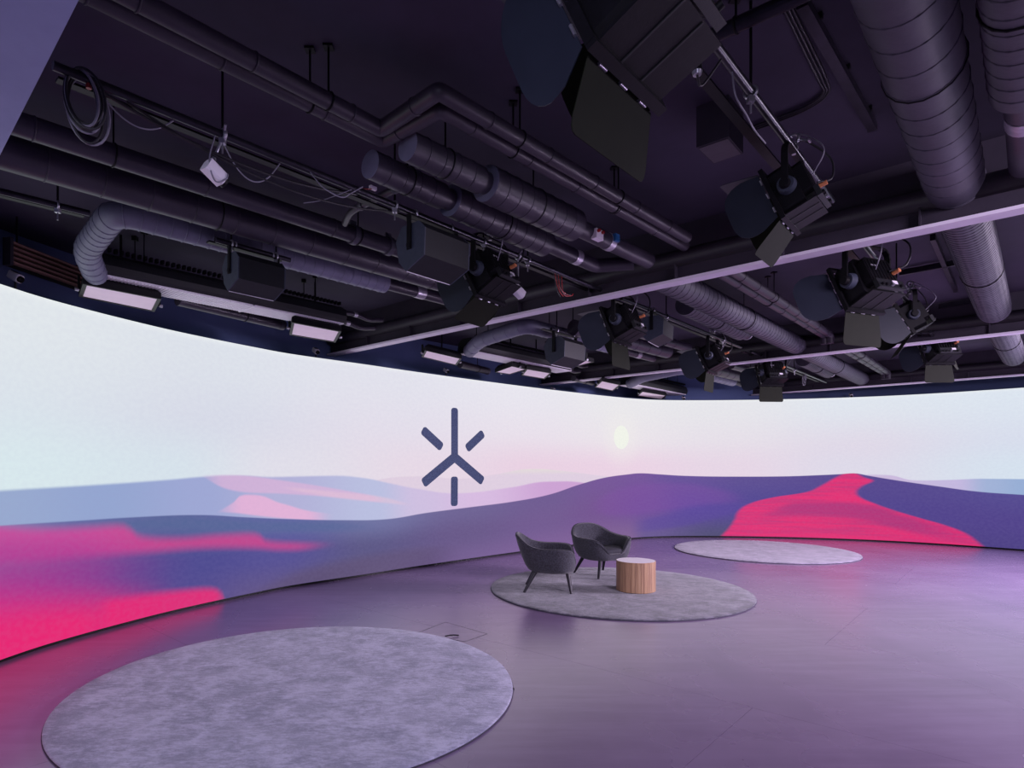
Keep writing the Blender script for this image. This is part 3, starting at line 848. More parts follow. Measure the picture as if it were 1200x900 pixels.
# coil of cable hanging from the long pipe
cc = onpipe(104) - UP * 0.02
g = thing('cable_coil', cc, 'coil of dark cable hanging from the long lighting pipe by the soffit', 'cable coil')
view = Vector((0.35, -0.9, 0)).normalized()
sd = Vector((view.y, -view.x, 0)) * -1
for i in range(8):
    rx, rz = 0.074 + random.uniform(-0.012, 0.012), 0.135 + random.uniform(-0.018, 0.018)
    c0 = cc - UP * (rz - 0.05) - sd * 0.03 + view * (0.012 * (i - 4)) + sd * random.uniform(-0.015, 0.02)
    pts = [c0 + sd * rx * math.sin(2 * math.pi * k / 26) + UP * rz * math.cos(2 * math.pi * k / 26) + sd * 0.015 * (1 - math.cos(2 * math.pi * k / 26)) for k in range(27)]
    MB().tube(pts, 0.006, 6).build('loop', M['rubber'] if i % 3 else M['cablegrey'], g)
hookp = MB().tube([cc + UP * 0.02, cc - UP * 0.02], 0.012, 8).build('strap', M['red'], g)
# sagging cables along the long pipe
def sag(x0, x1, drop, r, mat, label):
    a, b = onpipe(x0), onpipe(x1)
    pts = [a + (b - a) * t - UP * (drop * 4 * t * (1 - t) + 0.02) - Vector((DB.y, -DB.x, 0)) * 0.02 for t in (0, 0.2, 0.4, 0.6, 0.8, 1)]
    cable(pts, r, mat, label, 'cables sagging from the long lighting pipe')
sag(118, 205, 0.10, 0.004, M['cablegrey'], 'thin cable sagging from the coil along the long lighting pipe')
sag(262, 330, 0.16, 0.004, M['cablegrey'], 'thin pale cable sagging beside the white camera box')
sag(120, 420, 0.09, 0.009, M['rubber'], 'thick black cable sagging along the long lighting pipe')
sag(150, 470, 0.13, 0.007, M['rubber'], 'lower black cable sagging along the long lighting pipe')
a = onpipe(362); cable([a, P(378, 219, 3.3), P(400, 231, 3.25), P(412, 226, 3.3), P(425, 219, 3.36)], 0.004, M['cablegrey'], 'looping pale cable below the long lighting pipe, by the slim ducts')
b = P(356, 238, 3.3); cable([b, P(376, 235, 3.3), P(394, 229, 3.32), P(412, 222, 3.38)], 0.003, M['cablegrey'], 'loose pale cable end reaching toward the long lighting pipe')
g = thing('red_wire_bundle', onpipe(655), 'loose red and black wires hanging at the end of the long pipe', 'wires')
for i in range(6):
    p = onpipe(648 + i * 2)
    q_ = [p, p - UP * (0.08 + 0.02 * i) + DB * 0.03, p - UP * 0.17 + DB * (0.06 + 0.02 * i), p - UP * (0.22 - 0.015 * i) + DB * (0.12 + 0.015 * i)]
    MB().tube(bezier(q_, 6), 0.004, 5).build('wire', M['red'] if i % 2 else M['rubber'], g)
g = thing('flush_plate', P(470, 152, 3.45), 'small red wire with a white connector on the long lighting pipe', 'connector')
p = onpipe(421); q_ = onpipe(437)
MB().tube(bezier([p + UP * 0.02, (p + q_) / 2 + UP * 0.03, q_ + UP * 0.05], 5), 0.004, 6).build('wire', M['red'], g)
MB().box((0, 0, 0), (0.05, 0.022, 0.022), frame(q_ + UP * 0.055, DB)).build('plug', M['white'], g)
g.name = 'wire_connector'
g = thing('bypass_pipe', P(405, 252, 3.45), 'thin grey elbow pipe crossing between the slim duct and the silencers', 'pipe')
pp = [P(404, 262, 3.5), P(410, 248, 3.5), P(470, 218, 3.5)]
MB().tube(fillet(pp, 0.1), 0.024, 12).build('pipe_body', M['pipe'], g)
for t_ in (0.25, 0.9):
    p = pp[1] + (pp[2] - pp[1]) * t_; dd = (pp[2] - pp[1]).normalized()
    MB().tube([p - dd * 0.02, p + dd * 0.02], 0.03, 12).build('socket', M['duct_light'], g)
for px in (414, 455):
    p = P(px, 154 + (px - 40) * 0.324, 3.52)
    g2_ = thing('pipe_clip', p, ['riveted split clip round the slim duct, by the bypass pipe', 'riveted split clip round the slim duct, by the silver-edged speaker'][px > 430], 'clip', 'duct clips')
    MB().tube([p - DB * 0.022, p + DB * 0.022], 0.078, 20).build('collar', M['duct_light'], g2_)
    MB().box((0, 0, 0), (0.05, 0.02, 0.05), frame(p + UP * 0.085, DB)).build('lug', M['duct_light'], g2_)

# ------------------------------------------------------------------ barn-door spotlights
def leaf_shape(kind):
    if kind == 'wide':   return [(-0.175, 0.0), (0.175, 0.0), (0.20, 0.20), (0.198, 0.228), (0.19, 0.244), (0.176, 0.25), (-0.176, 0.25), (-0.19, 0.244), (-0.198, 0.228), (-0.20, 0.20)]
    out = [(-0.165, 0.0), (0.165, 0.0), (0.20, 0.11)]
    for k in range(7):
        a = math.radians(90 * k / 6); out.append((0.07 + 0.13 * math.cos(a) , 0.15 + 0.12 * math.sin(a)))
    for k in range(7):
        a = math.radians(90 + 90 * k / 6); out.append((-0.07 + 0.13 * math.cos(a), 0.15 + 0.12 * math.sin(a)))
    out.append((-0.20, 0.11))
    return out
def leaf_mesh(kind):
    """leaf lies in local xz, hinge along local x at z = 0, growing to +z; slim folded sheet"""
    b = MB(); o = leaf_shape(kind)
    b.prism(o, -0.0018, 0.0018)
    return b
def spotlight_proto():
    g = thing('barn_door_spotlight', (0, 0, 0), 'x', 'spotlight', 'ceiling spotlights')
    kids = []
    def k(mb, name, mat, label=None):
        o = mb.build(name, mat, g); kids.append(o)
        if label: o['label'] = label
        return o
    b = MB(); b.cbox((0, 0.045, 0), (0.33, 0.15, 0.33), 0.035); body = k(b, 'housing', M['black'])
    b = MB(); b.box((0, 0.015, -0.170), (0.345, 0.20, 0.010)); k(b, 'base_plate', M['black'])
    for x in (-0.06, 0.05):
        b = MB(); b.box((x, 0.015, -0.1765), (0.006, 0.19, 0.004)); k(b, 'plate_rib', M['speaker'])
    b = MB(); b.cbox((0, -0.06, 0.01), (0.28, 0.07, 0.24), 0.03); k(b, 'rear_unit', M['black'])
    b = MB(); b.box((0, -0.105, -0.125), (0.27, 0.03, 0.075)); k(b, 'control_panel', M['speaker'])
    for i, x in enumerate((-0.10, -0.06, 0.0, 0.09)):
        b = MB(); b.tube([(x, -0.118, -0.14), (x, -0.136, -0.14)], 0.012, 10); k(b, 'knob', M['steel'] if i == 2 else M['black'])
    b = MB(); b.box((0.045, -0.122, -0.11), (0.05, 0.006, 0.028)); k(b, 'display', M['white'], 'pale display window')
    b = MB(); b.box((-0.05, -0.097, 0.06), (0.07, 0.004, 0.012)); k(b, 'nameplate', M['silver'], 'silver name plate')
    b = MB()
    for i in range(8): b.tube([(-0.12 + 0.034 * i, -0.095, 0.11), (-0.12 + 0.034 * i, -0.095, -0.09)], 0.006, 6)
    o = k(b, 'rear_fins', M['black']); o['kind'] = 'stuff'
    # front frame: four bars, lens, corner lugs
    for (c, s) in (((0, 0.125, 0.185), (0.40, 0.03, 0.022)), ((0, 0.125, -0.185), (0.40, 0.03, 0.022)), ((0.19, 0.125, 0), (0.022, 0.03, 0.36)), ((-0.19, 0.125, 0), (0.022, 0.03, 0.36))):
        k(MB().box(c, s), 'front_frame_bar', M['black'])
    rx = Matrix.Rotation(-math.pi / 2, 4, 'X')
    b = MB(); b.lathe([(0.002, 0.145), (0.06, 0.142), (0.11, 0.132), (0.15, 0.115), (0.155, 0.10)], 40, rx); k(b, 'lens', M['glass'])
    # yoke, knobs, spigot and hook clamp
    kids2 = []
    def f(mb, name, mat, label=None):
        o = mb.build(name, mat, g); kids2.append(o)
        if label: o['label'] = label
        return o
    for s in (-1, 1):
        b = MB(); b.tube([(s * 0.166, 0.03, 0), (s * 0.215, 0.03, 0)], [0.06, 0.052], 24); f(b, 'pivot_boss', M['speaker_end'])
        b = MB(); b.tube([(s * 0.215, 0.03, 0), (s * 0.245, 0.03, 0)], [0.036, 0.030], 16); f(b, 'tilt_knob', M['black'])
    arc_ = [(-0.225, 0.03, 0.0), (-0.225, 0.03, 0.20)] + [(-0.225 + 0.08 * (1 - math.cos(a)), 0.03, 0.20 + 0.08 * math.sin(a)) for a in (0.5, 1.0, 1.57)]
    arc_ += [(-x, y, z) for x, y, z in reversed(arc_)]
    b = MB()
    for i in range(len(arc_) - 1):
        p, q2 = Vector(arc_[i]), Vector(arc_[i + 1])
        b.box((0, 0, 0), ((q2 - p).length + 0.008, 0.042, 0.012), frame((p + q2) / 2, q2 - p, (0, 1, 0)) @ Matrix.Rotation(math.pi / 2, 4, 'X'))
    f(b, 'yoke', M['black'])
    b = MB(); b.tube([(0, 0.03, 0.27), (0, 0.03, 0.345)], 0.014, 12); b.tube([(0, 0.03, 0.30), (0, 0.03, 0.318)], 0.03, 8, smooth=False); f(b, 'spigot', M['steel'])
    b = MB(); b.torus((0, 0.03, 0.375), (1, 0, 0), 0.030, 0.011, 20, 6); b.box((0, 0.03, 0.340), (0.045, 0.05, 0.02)); b.tube([(0, -0.01, 0.36), (0, -0.06, 0.335)], 0.008, 8); b.box((0, -0.065, 0.332), (0.05, 0.012, 0.014))
    f(b, 'hook_clamp', M['steel'], 'bright metal hook clamp')
    cb_ = bezier([(0.06, -0.10, 0.06), (0.14, -0.17, 0.10), (0.20, -0.15, 0.26), (0.12, -0.03, 0.38), (0.03, 0.02, 0.38)], 7)
    b = MB(); b.tube(cb_, 0.007, 6); f(b, 'power_cable', M['rubber'])
    b = MB(); b.tube(bezier([(-0.08, -0.10, 0.06), (-0.13, -0.18, 0.18), (-0.02, -0.08, 0.34), (0.02, 0.02, 0.42)], 7), 0.004, 6); f(b, 'safety_wire', M['cablegrey'])
    b = MB(); b.tube([(0.10, -0.10, 0.05), (0.10, -0.15, 0.062)], 0.016, 12); f(b, 'plug', M['orange'], 'orange plug')
    leaves = []
    for nm, base in (('top', T(0, 0.150, 0.185)), ('bottom', T(0, 0.150, -0.185) @ Matrix.Rotation(math.pi, 4, 'Y')),
                     ('port', T(-0.19, 0.150, 0) @ Matrix.Rotation(-math.pi / 2, 4, 'Y')), ('starboard', T(0.19, 0.150, 0) @ Matrix.Rotation(math.pi / 2, 4, 'Y'))):
        o = leaf_mesh('wide' if nm in ('top', 'bottom') else 'round').build('barn_door', M['olive'] if nm in ('bottom', 'starboard') else M['navy'])
        o.parent = g
        hb = MB()
        for x in (-0.11, 0.0, 0.11): hb.tube([(x - 0.018, -0.004, 0.0), (x + 0.018, -0.004, 0.0)], 0.007, 8)
        hb2 = hb.build('hinges', M['steel']); hb2.parent = o; hb2['kind'] = 'stuff'
        leaves.append((o, base))
    return g, kids, leaves
proto, tilt_kids, leaves = spotlight_proto()
order = [c for c in proto.children]
tilt_i = [order.index(c) for c in tilt_kids]
leaf_i = [order.index(o) for o, _ in leaves]
bases = [b for _, b in leaves]
def place_spot(o, loc, pan, tilt, opens, label, scale=1.0, leaf_len=1.0):
    o['label'] = label
    o.matrix_basis = Matrix.Translation(loc) @ Matrix.Rotation(math.radians(pan), 4, 'Z') @ Matrix.Scale(scale, 4)
    ch = list(o.children)
    R = Matrix.Rotation(-math.radians(tilt), 4, 'X')
    R = T(0, 0.03, 0) @ R @ T(0, -0.03, 0)
    for i in tilt_i: ch[i].matrix_basis = R
    for i, b_, a in zip(leaf_i, bases, opens):
        # closed leaf would lie across the lens; opening a swings it forward of the frame and outward
        ch[i].matrix_basis = R @ b_ @ Matrix.Rotation(-math.radians(90 - a), 4, 'X') @ Matrix.Scale(leaf_len, 4, Vector((0, 0, 1)))
    return o
dapan = 47.3
spots = [
    ((0.545, 1.895, 3.110), dapan, 24, (30, 55, -12, -10), 'biggest barn-door spotlight, hung above the entrance side of the floor', 1.15, 0.78),
    (atd(936, 226, 3.4), 48, 22, (20, 30, -2, 10), 'spotlight on the bare pipe, turned sideways before the first beam', 0.82),
    (atd(1020, 331, 5.05), 20, 24, (18, 66, 48, 20), 'spotlight just beyond the first beam, its back with silver label showing', 1.1),
    (atd(1070, 372, 6.55), 66, 28, (20, 30, 6, 14), 'narrow turned spotlight on the short pipe beyond the first beam', 0.95),
    (atd(1104, 408, 8.55), -2, 24, (24, 70, 30, 50), 'spotlight beyond the second beam beside the big round ducts', 1.02),
    (onpipe(578) - UP * 0.22, 52, 28, (20, 8, 2, 10), 'spotlight on the long lighting pipe beside the silencer ducts', 1.0),
    (onpipe(734) - UP * 0.23, dapan + 2, 22, (20, 72, 10, 14), 'spotlight between first and second beams, over the armchairs', 1.05),
    (onpipe(838) - UP * 0.28, dapan + 4, 24, (20, 60, 6, 14), 'spotlight between first and second beams, close to the second beam', 1.0),
    (onpipe(906) - UP * 0.20, 3, 22, (24, 72, 40, 28), 'spotlight between second and third beams, facing the far dune', 1.05),
]
for i, a in enumerate(spots):
    o = proto if i == 0 else copy_tree(proto)
    place_spot(o, *a)

# ------------------------------------------------------------------ loudspeakers
def speaker_proto():
    g = thing('loudspeaker', (0, 0, 0), 'x', 'loudspeaker', 'ceiling loudspeakers')
    out = [(-0.13, -0.10), (-0.05, -0.185), (0.155, -0.105), (0.165, 0.10), (0.10, 0.165), (-0.10, 0.165), (-0.165, 0.06)]   # local xz; front is the lower -x side
    rz = Matrix.Rotation(math.pi / 2, 4, 'Z')
    b = MB(); b.prism(out, -0.245, 0.245, None); b.build('cabinet', M['speaker'], g)
    for s in (-1, 1):
        b = MB(); b.prism([(x * 1.01, z * 1.01) for x, z in out], s * 0.246 - 0.006, s * 0.246 + 0.006); b.build('end_cheek', M['speaker_end'], g)
    # grille over the sloping front, with thin bright lower lip and badge
    a, c = Vector((-0.13, 0, -0.10)), Vector((-0.165, 0, 0.06))
    b = MB(); b.box((-0.152, 0, -0.02), (0.008, 0.47, 0.155), T(0, 0, 0)); b.build('grille', M['black'], g)
    b = MB(); b.tube([(-0.053, -0.24, -0.187), (-0.053, 0.24, -0.187)], 0.0035, 6); b.build('lip', M['white'], g)
    b = MB(); b.add([(-0.0965, y, z) for y, z in ((-0.015, -0.14), (0.012, -0.14))] + [(-0.080, 0.015, -0.16), (-0.080, -0.012, -0.16)], [(0, 1, 2, 3)]); b.build('badge', M['silver'], g)
    for s in (-1, 1):
        b = MB(); b.box((0, s * 0.262, 0.10), (0.045, 0.012, 0.26)); b.build('bracket_arm', M['black'], g)
        b = MB(); b.tube([(0, s * 0.254, 0.0), (0, s * 0.276, 0.0)], 0.022, 12); b.build('bracket_knob', M['black'], g)
    b = MB(); b.box((0, 0, 0.232), (0.05, 0.54, 0.014)); b.build('bracket_bar', M['black'], g)
    for s in (-0.2, 0.2):
        b = MB(); b.torus((0, s, 0.262), (0, 1, 0), 0.027, 0.009, 16, 6); b.build('pipe_clamp', M['steel'], g)
    return g
spk = speaker_proto()
ang = math.atan2(DB.y, DB.x) - math.pi / 2          # local +y runs along the ducts
sp = [(P(298, 324, 3.17) , ang, 0.80, 'black loudspeaker above the perforated air unit before the first beam'),
      (onpipe(508) - UP * 0.235, ang, 0.90, 'black loudspeaker on the long lighting pipe beside the silencer ducts'),
      (onpipe(770) - UP * 0.21, ang + 0.15, 0.8, 'pale-bottomed loudspeaker over the armchairs between first and second beams'),
      (P(662, 413, 3.17), ang, 1.0, 'black loudspeaker above the perforated air unit between first and second beams')]
for i, (loc, rz, sc, lb) in enumerate(sp):
    o = spk if i == 0 else copy_tree(spk)
    o['label'] = lb
    o.matrix_basis = Matrix.Translation(loc) @ Matrix.Rotation(rz, 4, 'Z') @ Matrix.Scale(sc, 4)
# short carrying bars for the two speakers over the air units
for i, k in enumerate((0, 3)):
    c = sp[k][0] + UP * 0.262 * sp[k][2]
    light_pipe(c - DB * 0.32, c + DB * 0.32, 'short bar carrying the loudspeaker over the air unit ' + ('before', 'beyond')[i] + ' the first beam', [0.2, 0.8])

# ------------------------------------------------------------------ soft light panels over the screen edge
def panel(c4, h, label, depth=0.055):
    q = [P(x, y, h) for x, y in c4]
    mid = (q[0] + q[1] + q[2] + q[3]) / 4
    g = thing('softlight_panel', mid, label, 'light panel', 'soft light panels over the screen')
    up = [p + (mid - p) * 0.10 for p in q]
    b = MB(); b.add(up, [(0, 1, 2, 3)]); b.build('diffuser', M['lamp_face'], g)
    for i in range(4):
        a, c = q[i], q[(i + 1) % 4]; ai, ci = up[i], up[(i + 1) % 4]
        b = MB(); b.add([a - UP * 0.006, c - UP * 0.006, ci - UP * 0.006, ai - UP * 0.006, a + UP * depth, c + UP * depth, ci + UP * depth, ai + UP * depth],
                        [(0, 1, 2, 3), (7, 6, 5, 4), (0, 4, 5, 1), (2, 6, 7, 3), (1, 5, 6, 2), (0, 3, 7, 4)])
        b.build('frame_bar', M['black'], g)
    b = MB(); t = [p + (mid - p) * 0.2 for p in q]
    b.add([p + UP * depth for p in q] + [p + UP * (depth + 0.05) for p in t], [(0, 1, 5, 4), (1, 2, 6, 5), (2, 3, 7, 6), (3, 0, 4, 7), (4, 5, 6, 7)]); b.build('back_shell', M['black'], g)
    m1, m2 = (q[0] + q[3]) / 2, (q[1] + q[2]) / 2
    for e in (m1, m2):
        b = MB(); o = e + (e - mid).normalized() * 0.015
        b.box((0, 0, 0), (0.012, 0.03, 0.13), frame(o + UP * 0.06, (e - mid)));  b.build('yoke_arm', M['black'], g)
        b = MB(); b.tube([o, o + (e - mid).normalized() * 0.03], 0.016, 10); b.build('yoke_knob', M['steel'], g)
    b = MB(); p = (m1 + m2) / 2 + UP * (depth + 0.05)
    b.tube([p, Vector((p.x, p.y, SLAB))], 0.012, 8); b.build('drop_rod', M['black'], g)
    return g
panel([(97, 332), (189, 350), (181, 365), (92, 347)], 3.25, 'largest soft light panel, glowing pale pink under the first air unit')
panel([(342, 377), (400, 388), (393, 401), (339, 392)], 3.25, 'soft light panel just beyond the end of the first air unit')
panel([(498, 410), (541, 420), (535, 428), (494, 418)], 3.25, 'soft light panel below the first beam, above the emblem')
panel([(580, 436), (600, 428.6), (617, 432.5), (597, 438.6)], 3.25, 'skewed bright soft light panel under the second air unit')
panel([(617, 432), (646, 437), (638, 444), (611, 439.5)], 3.25, 'soft light panel beside the skewed one under the second air unit')
panel([(653, 425.5), (677, 420.3), (696, 424), (672.5, 430)], 3.28, 'skewed bright soft light panel under the second hanging loudspeaker')
panel([(705, 446), (727, 450.8), (718, 458), (697, 453.5)], 3.25, 'soft light panel below the second beam near its wall end')
panel([(752, 458.5), (781, 463.3), (776, 468), (746, 463.5)], 3.25, 'soft light panel under the third air unit')

# ------------------------------------------------------------------ small cameras and boxes
def cam_box(loc, yaw, s, label, up_to=None, down=False):
    g = thing('tracking_camera', loc, label, 'camera', 'small tracking cameras')
    m = Matrix.Translation(loc) @ Matrix.Rotation(yaw, 4, 'Z') @ Matrix.Rotation(math.radians(-28), 4, 'X') @ Matrix.Scale(s, 4)
    b = MB(); b.cbox((0, 0, 0), (0.075, 0.11, 0.075), 0.012, m); b.build('camera_body', M['white'], g)
    rx = Matrix.Rotation(-math.pi / 2, 4, 'X')
    b = MB(); b.lathe([(0.030, 0.055), (0.030, 0.075), (0.024, 0.075), (0.022, 0.062), (0.001, 0.060)], 20, m @ rx); b.build('lens', M['black'], g)
    b = MB(); b.box((0.0, -0.015, 0.0395), (0.055, 0.06, 0.004), m); b.build('top_plate', M['speaker'], g)
    if up_to is not None:
        b = MB(); mid_ = Vector(loc) + UP * 0.08 * s
        b.tube([Vector(loc) + UP * 0.03 * s, mid_], 0.010 * s, 8); b.tube([mid_, up_to], 0.008 * s, 8); b.build('ball_mount', M['steel'], g)
        b = MB(); b.torus(up_to, DB, 0.027, 0.009, 16, 6); b.tube([up_to, up_to + Vector((0.03, -0.05, 0.03))], 0.008, 8); b.build('pipe_clamp', M['steel'], g)
    return g
cam_box(onpipe(258) - UP * 0.20 - Vector((0.06, -0.02, 0)) * 0.6, -0.6, 1.0, 'white tracking camera hanging from the long lighting pipe', onpipe(262))
a = onpipe(252); cable([a - UP * 0.02, a - UP * 0.16 - DB * 0.03, a - UP * 0.26 + DB * 0.0, a - UP * 0.23 + DB * 0.06, a - UP * 0.20 + DB * 0.07], 0.004, M['cablegrey'], 'pale cable looping below the white tracking camera')
cam_box(onpipe(607) - UP * 0.30, -0.9, 1.0, 'white tracking camera beside the spotlight on the long pipe', onpipe(607))
def wall_cam(px, py, label, s=0.8):
    sA, yy = hit(px); p, d, nn = wall_point(sA)
    loc = p - nn * 0.16 + UP * (EYE + (YH - py) * (yy + 0.1) / F)
    g = cam_box(loc, math.atan2(nn.y, nn.x) - math.pi / 2, s, label)
    b = MB(); b.tube([loc - UP * 0.03, Vector((loc.x, loc.y, H1 - 0.002))], 0.010, 8); b.tube([Vector((loc.x, loc.y, H1 + 0.012)), Vector((loc.x, loc.y, H1 - 0.002))], 0.03, 12)
    b.add([p - nn * 0.19 + UP * H1, p - nn * 0.04 + UP * H1, p - nn * 0.04 + UP * (H1 + 0.006) + d * 0.05, p - nn * 0.19 + UP * (H1 + 0.006) + d * 0.05], [(0, 1, 2, 3)])
    b.build('stand', M['speaker'], g)
wall_cam(36, 327, 'tracking camera on the screen top edge above the pink band', 0.95)
wall_cam(377, 411, 'tracking camera on the screen top edge below the first air unit', 0.9)
wall_cam(530, 434, 'tracking camera on the screen top edge above the emblem', 0.8)
wall_cam(655, 456, 'tracking camera on the screen top edge below the second beam end', 0.8)
wall_cam(804, 466, 'tracking camera on the screen top edge past the third air unit', 0.8)
wall_cam(999, 463, 'tracking camera on the screen top edge above the pink dune', 0.9)

# louvred grille on the back wall under the soffit
a, b = atd(12, 300, 5.3), atd(100, 324, 6.1)
du = (b - a); du.z = 0; Lg = du.length; du.normalize(); nn = Vector((du.y, -du.x, 0)); slope = (b.z - a.z)
g = thing('wall_grille', a, 'long louvred grille with copper-lit slats near the soffit', 'grille')
zc = (a.z + b.z) / 2 
m = frame(Vector(((a.x + b.x) / 2, (a.y + b.y) / 2, zc)), du)
for i in range(5):
    MB().box((0, 0, -0.085 + i * 0.0425), (Lg, 0.05, 0.016), m @ T(0, 0, 0)).build('slat', M['copper'], g)
MB().box((0, 0.04, 0), (Lg + 0.06, 0.01, 0.24), m).build('backing', M['black'], g)
for s in (-1, 1): MB().box((s * (Lg / 2 + 0.015), 0, 0), (0.03, 0.07, 0.24), m).build('end_frame', M['beam'], g)
for s in (-1, 1): MB().tube([m @ Vector((s * Lg * 0.4, 0.02, 0.1)), Vector(((m @ Vector((s * Lg * 0.4, 0.02, 0.1))).x, (m @ Vector((s * Lg * 0.4, 0.02, 0.1))).y, SLAB))], 0.008, 8).build('hanger', M['black'], g)

# tangles of rigging cable hanging by the bays
for i, (px, hh, nm) in enumerate(((768, 3.42, 'over the armchairs'), (944, 3.42, 'between the second and third beams'), (640, 3.30, 'above the second air unit'))):
    p = onpipe(px) if i < 2 else P(650, 404, 3.3)
    g = thing('cable_bundle', p, 'bundle of looped black cables ' + nm, 'cable bundle', 'looped cable bundles')
    for j in range(5):
        rr = 0.06 + 0.012 * j
        pts = [p + DB * (rr * math.sin(2 * math.pi * t / 16) + 0.02 * j) - UP * (rr - rr * math.cos(2 * math.pi * t / 16)) + DA * 0.012 * j for t in range(17)]
        MB().tube(pts, 0.005, 5).build('loop', M['rubber'] if j % 2 else M['cablegrey'], g)

# ------------------------------------------------------------------ rugs
def rug_material(name, lo, hi, hi2):
    t = NT(name)
    v = t.coord('Object')
    big = t.noise(3.6, 8, 0.72, v, 0.3); fine = t.noise(15, 6, 0.8, t.coord('Object', (1, 2.4, 1)))
    sweep = t.noise(2.2, 3, 0.5, t.coord('Object', (0.6, 1.8, 1)))
    f = t.math('ADD', t.math('MULTIPLY', big, 0.55), t.math('MULTIPLY', fine, 0.45))
    c = t.mix(t.step(f, 0.41, 0.61), lin(lo), lin(hi))
    c = t.mix(t.math('MULTIPLY', t.step(sweep, 0.4, 0.7), 0.25), c, lin(hi2))
    t.put(t.p.inputs['Base Color'], c); t.p.inputs['Roughness'].default_value = 0.95
    t.p.inputs['Sheen Weight'].default_value = 0.3; t.p.inputs['Sheen Roughness'].default_value = 0.5
    t.bump(t.math('ADD', t.math('MULTIPLY', big, 1.2), t.math('MULTIPLY', fine, 0.9)), 0.6, 0.02)
    return t.m
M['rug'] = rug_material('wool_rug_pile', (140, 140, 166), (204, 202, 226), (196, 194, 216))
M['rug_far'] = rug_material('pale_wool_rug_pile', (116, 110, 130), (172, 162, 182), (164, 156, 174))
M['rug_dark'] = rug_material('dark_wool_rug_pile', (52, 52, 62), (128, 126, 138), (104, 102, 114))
M['rug_edge'] = paint('rug_edge_binding', (56, 54, 66), (68, 66, 80), 0.9, scale=30, bump=0.2)
def rug(c, R, label, mat='rug'):
    g = thing('round_rug', (c[0], c[1], 0), label, 'rug', 'round wool rugs')
    m = T(c[0], c[1], 0)
    b = MB(); rings = [(0.0, 0.021)]
    prof = [(R - 0.008, 0.006), (R - 0.001, 0.010), (R - 0.003, 0.017), (R - 0.012, 0.0205), (R * 0.9, 0.021), (R * 0.6, 0.021), (R * 0.3, 0.021), (0.01, 0.021)]
    b.lathe(prof, 120, m).disc(0.01, 0.021, 120, m)
    o = b.build('pile', M[mat], g)
    b = MB(); b.lathe([(R - 0.03, 0.0), (R, 0.0), (R + 0.003, 0.006), (R - 0.002, 0.011), (R - 0.02, 0.011)], 120, m); b.build('edge_binding', M['rug_edge'], g)
    return g
RUG = ((-1.262, 4.60, 1.60), (1.993, 8.138, 1.684), (5.722, 11.828, 1.627))
r0 = rug(RUG[0][:2], RUG[0][2], 'largest-looking grey round rug, lying empty close to the pink screen corner')
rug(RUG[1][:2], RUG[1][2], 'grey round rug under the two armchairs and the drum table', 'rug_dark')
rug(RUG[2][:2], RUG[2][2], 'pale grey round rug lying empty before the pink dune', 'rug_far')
p = atd(599.5, 811, 4.50); p.z = 0.006
MB().box((0, 0, 0), (0.035, 0.02, 0.012), frame(p, (1, 0.3, 0))).build('care_tag', M['black'], r0)

# ------------------------------------------------------------------ armchairs
def chair_fabric():
    t = NT('charcoal_woven_fabric')
    v = t.coord('Object')
    w = t.new('ShaderNodeTexVoronoi'); w.inputs['Scale'].default_value = 130; t.l.new(v, w.inputs['Vector'])
    n = t.noise(60, 3, 0.7, v)
    c = t.mix(t.step(n, 0.35, 0.65), lin((34, 34, 41)), lin((62, 62, 72)))
    t.put(t.p.inputs['Base Color'], c); t.p.inputs['Roughness'].default_value = 0.9
    t.p.inputs['Sheen Weight'].default_value = 0.25
    t.bump(w.outputs['Distance'], 0.4, 0.004)
    return t.m
M['fabric'] = chair_fabric()
M['fabric_seat'] = paint('charcoal_seat_cloth', (40, 40, 48), (50, 50, 58), 0.85, scale=40, bump=0.3)
M['leg'] = paint('black_stained_ash', (26, 24, 30), (36, 34, 42), 0.45, scale=14, bump=0.1)
def interp(x, pts):
    for (a, b), (c, d) in zip(pts[:-1], pts[1:]):
        if x <= c:
            i = pts.index((a, b)); t = (x - a) / (c - a); h_ = c - a
            def slope(j):
                if j == 0 or j == len(pts) - 1: return 0.0
                return (pts[j + 1][1] - pts[j - 1][1]) / (pts[j + 1][0] - pts[j - 1][0])
            m0, m1 = slope(i) * h_, slope(i + 1) * h_
            return (2 * t ** 3 - 3 * t ** 2 + 1) * b + (t ** 3 - 2 * t ** 2 + t) * m0 + (-2 * t ** 3 + 3 * t ** 2) * d + (t ** 3 - t ** 2) * m1
    return pts[-1][1]
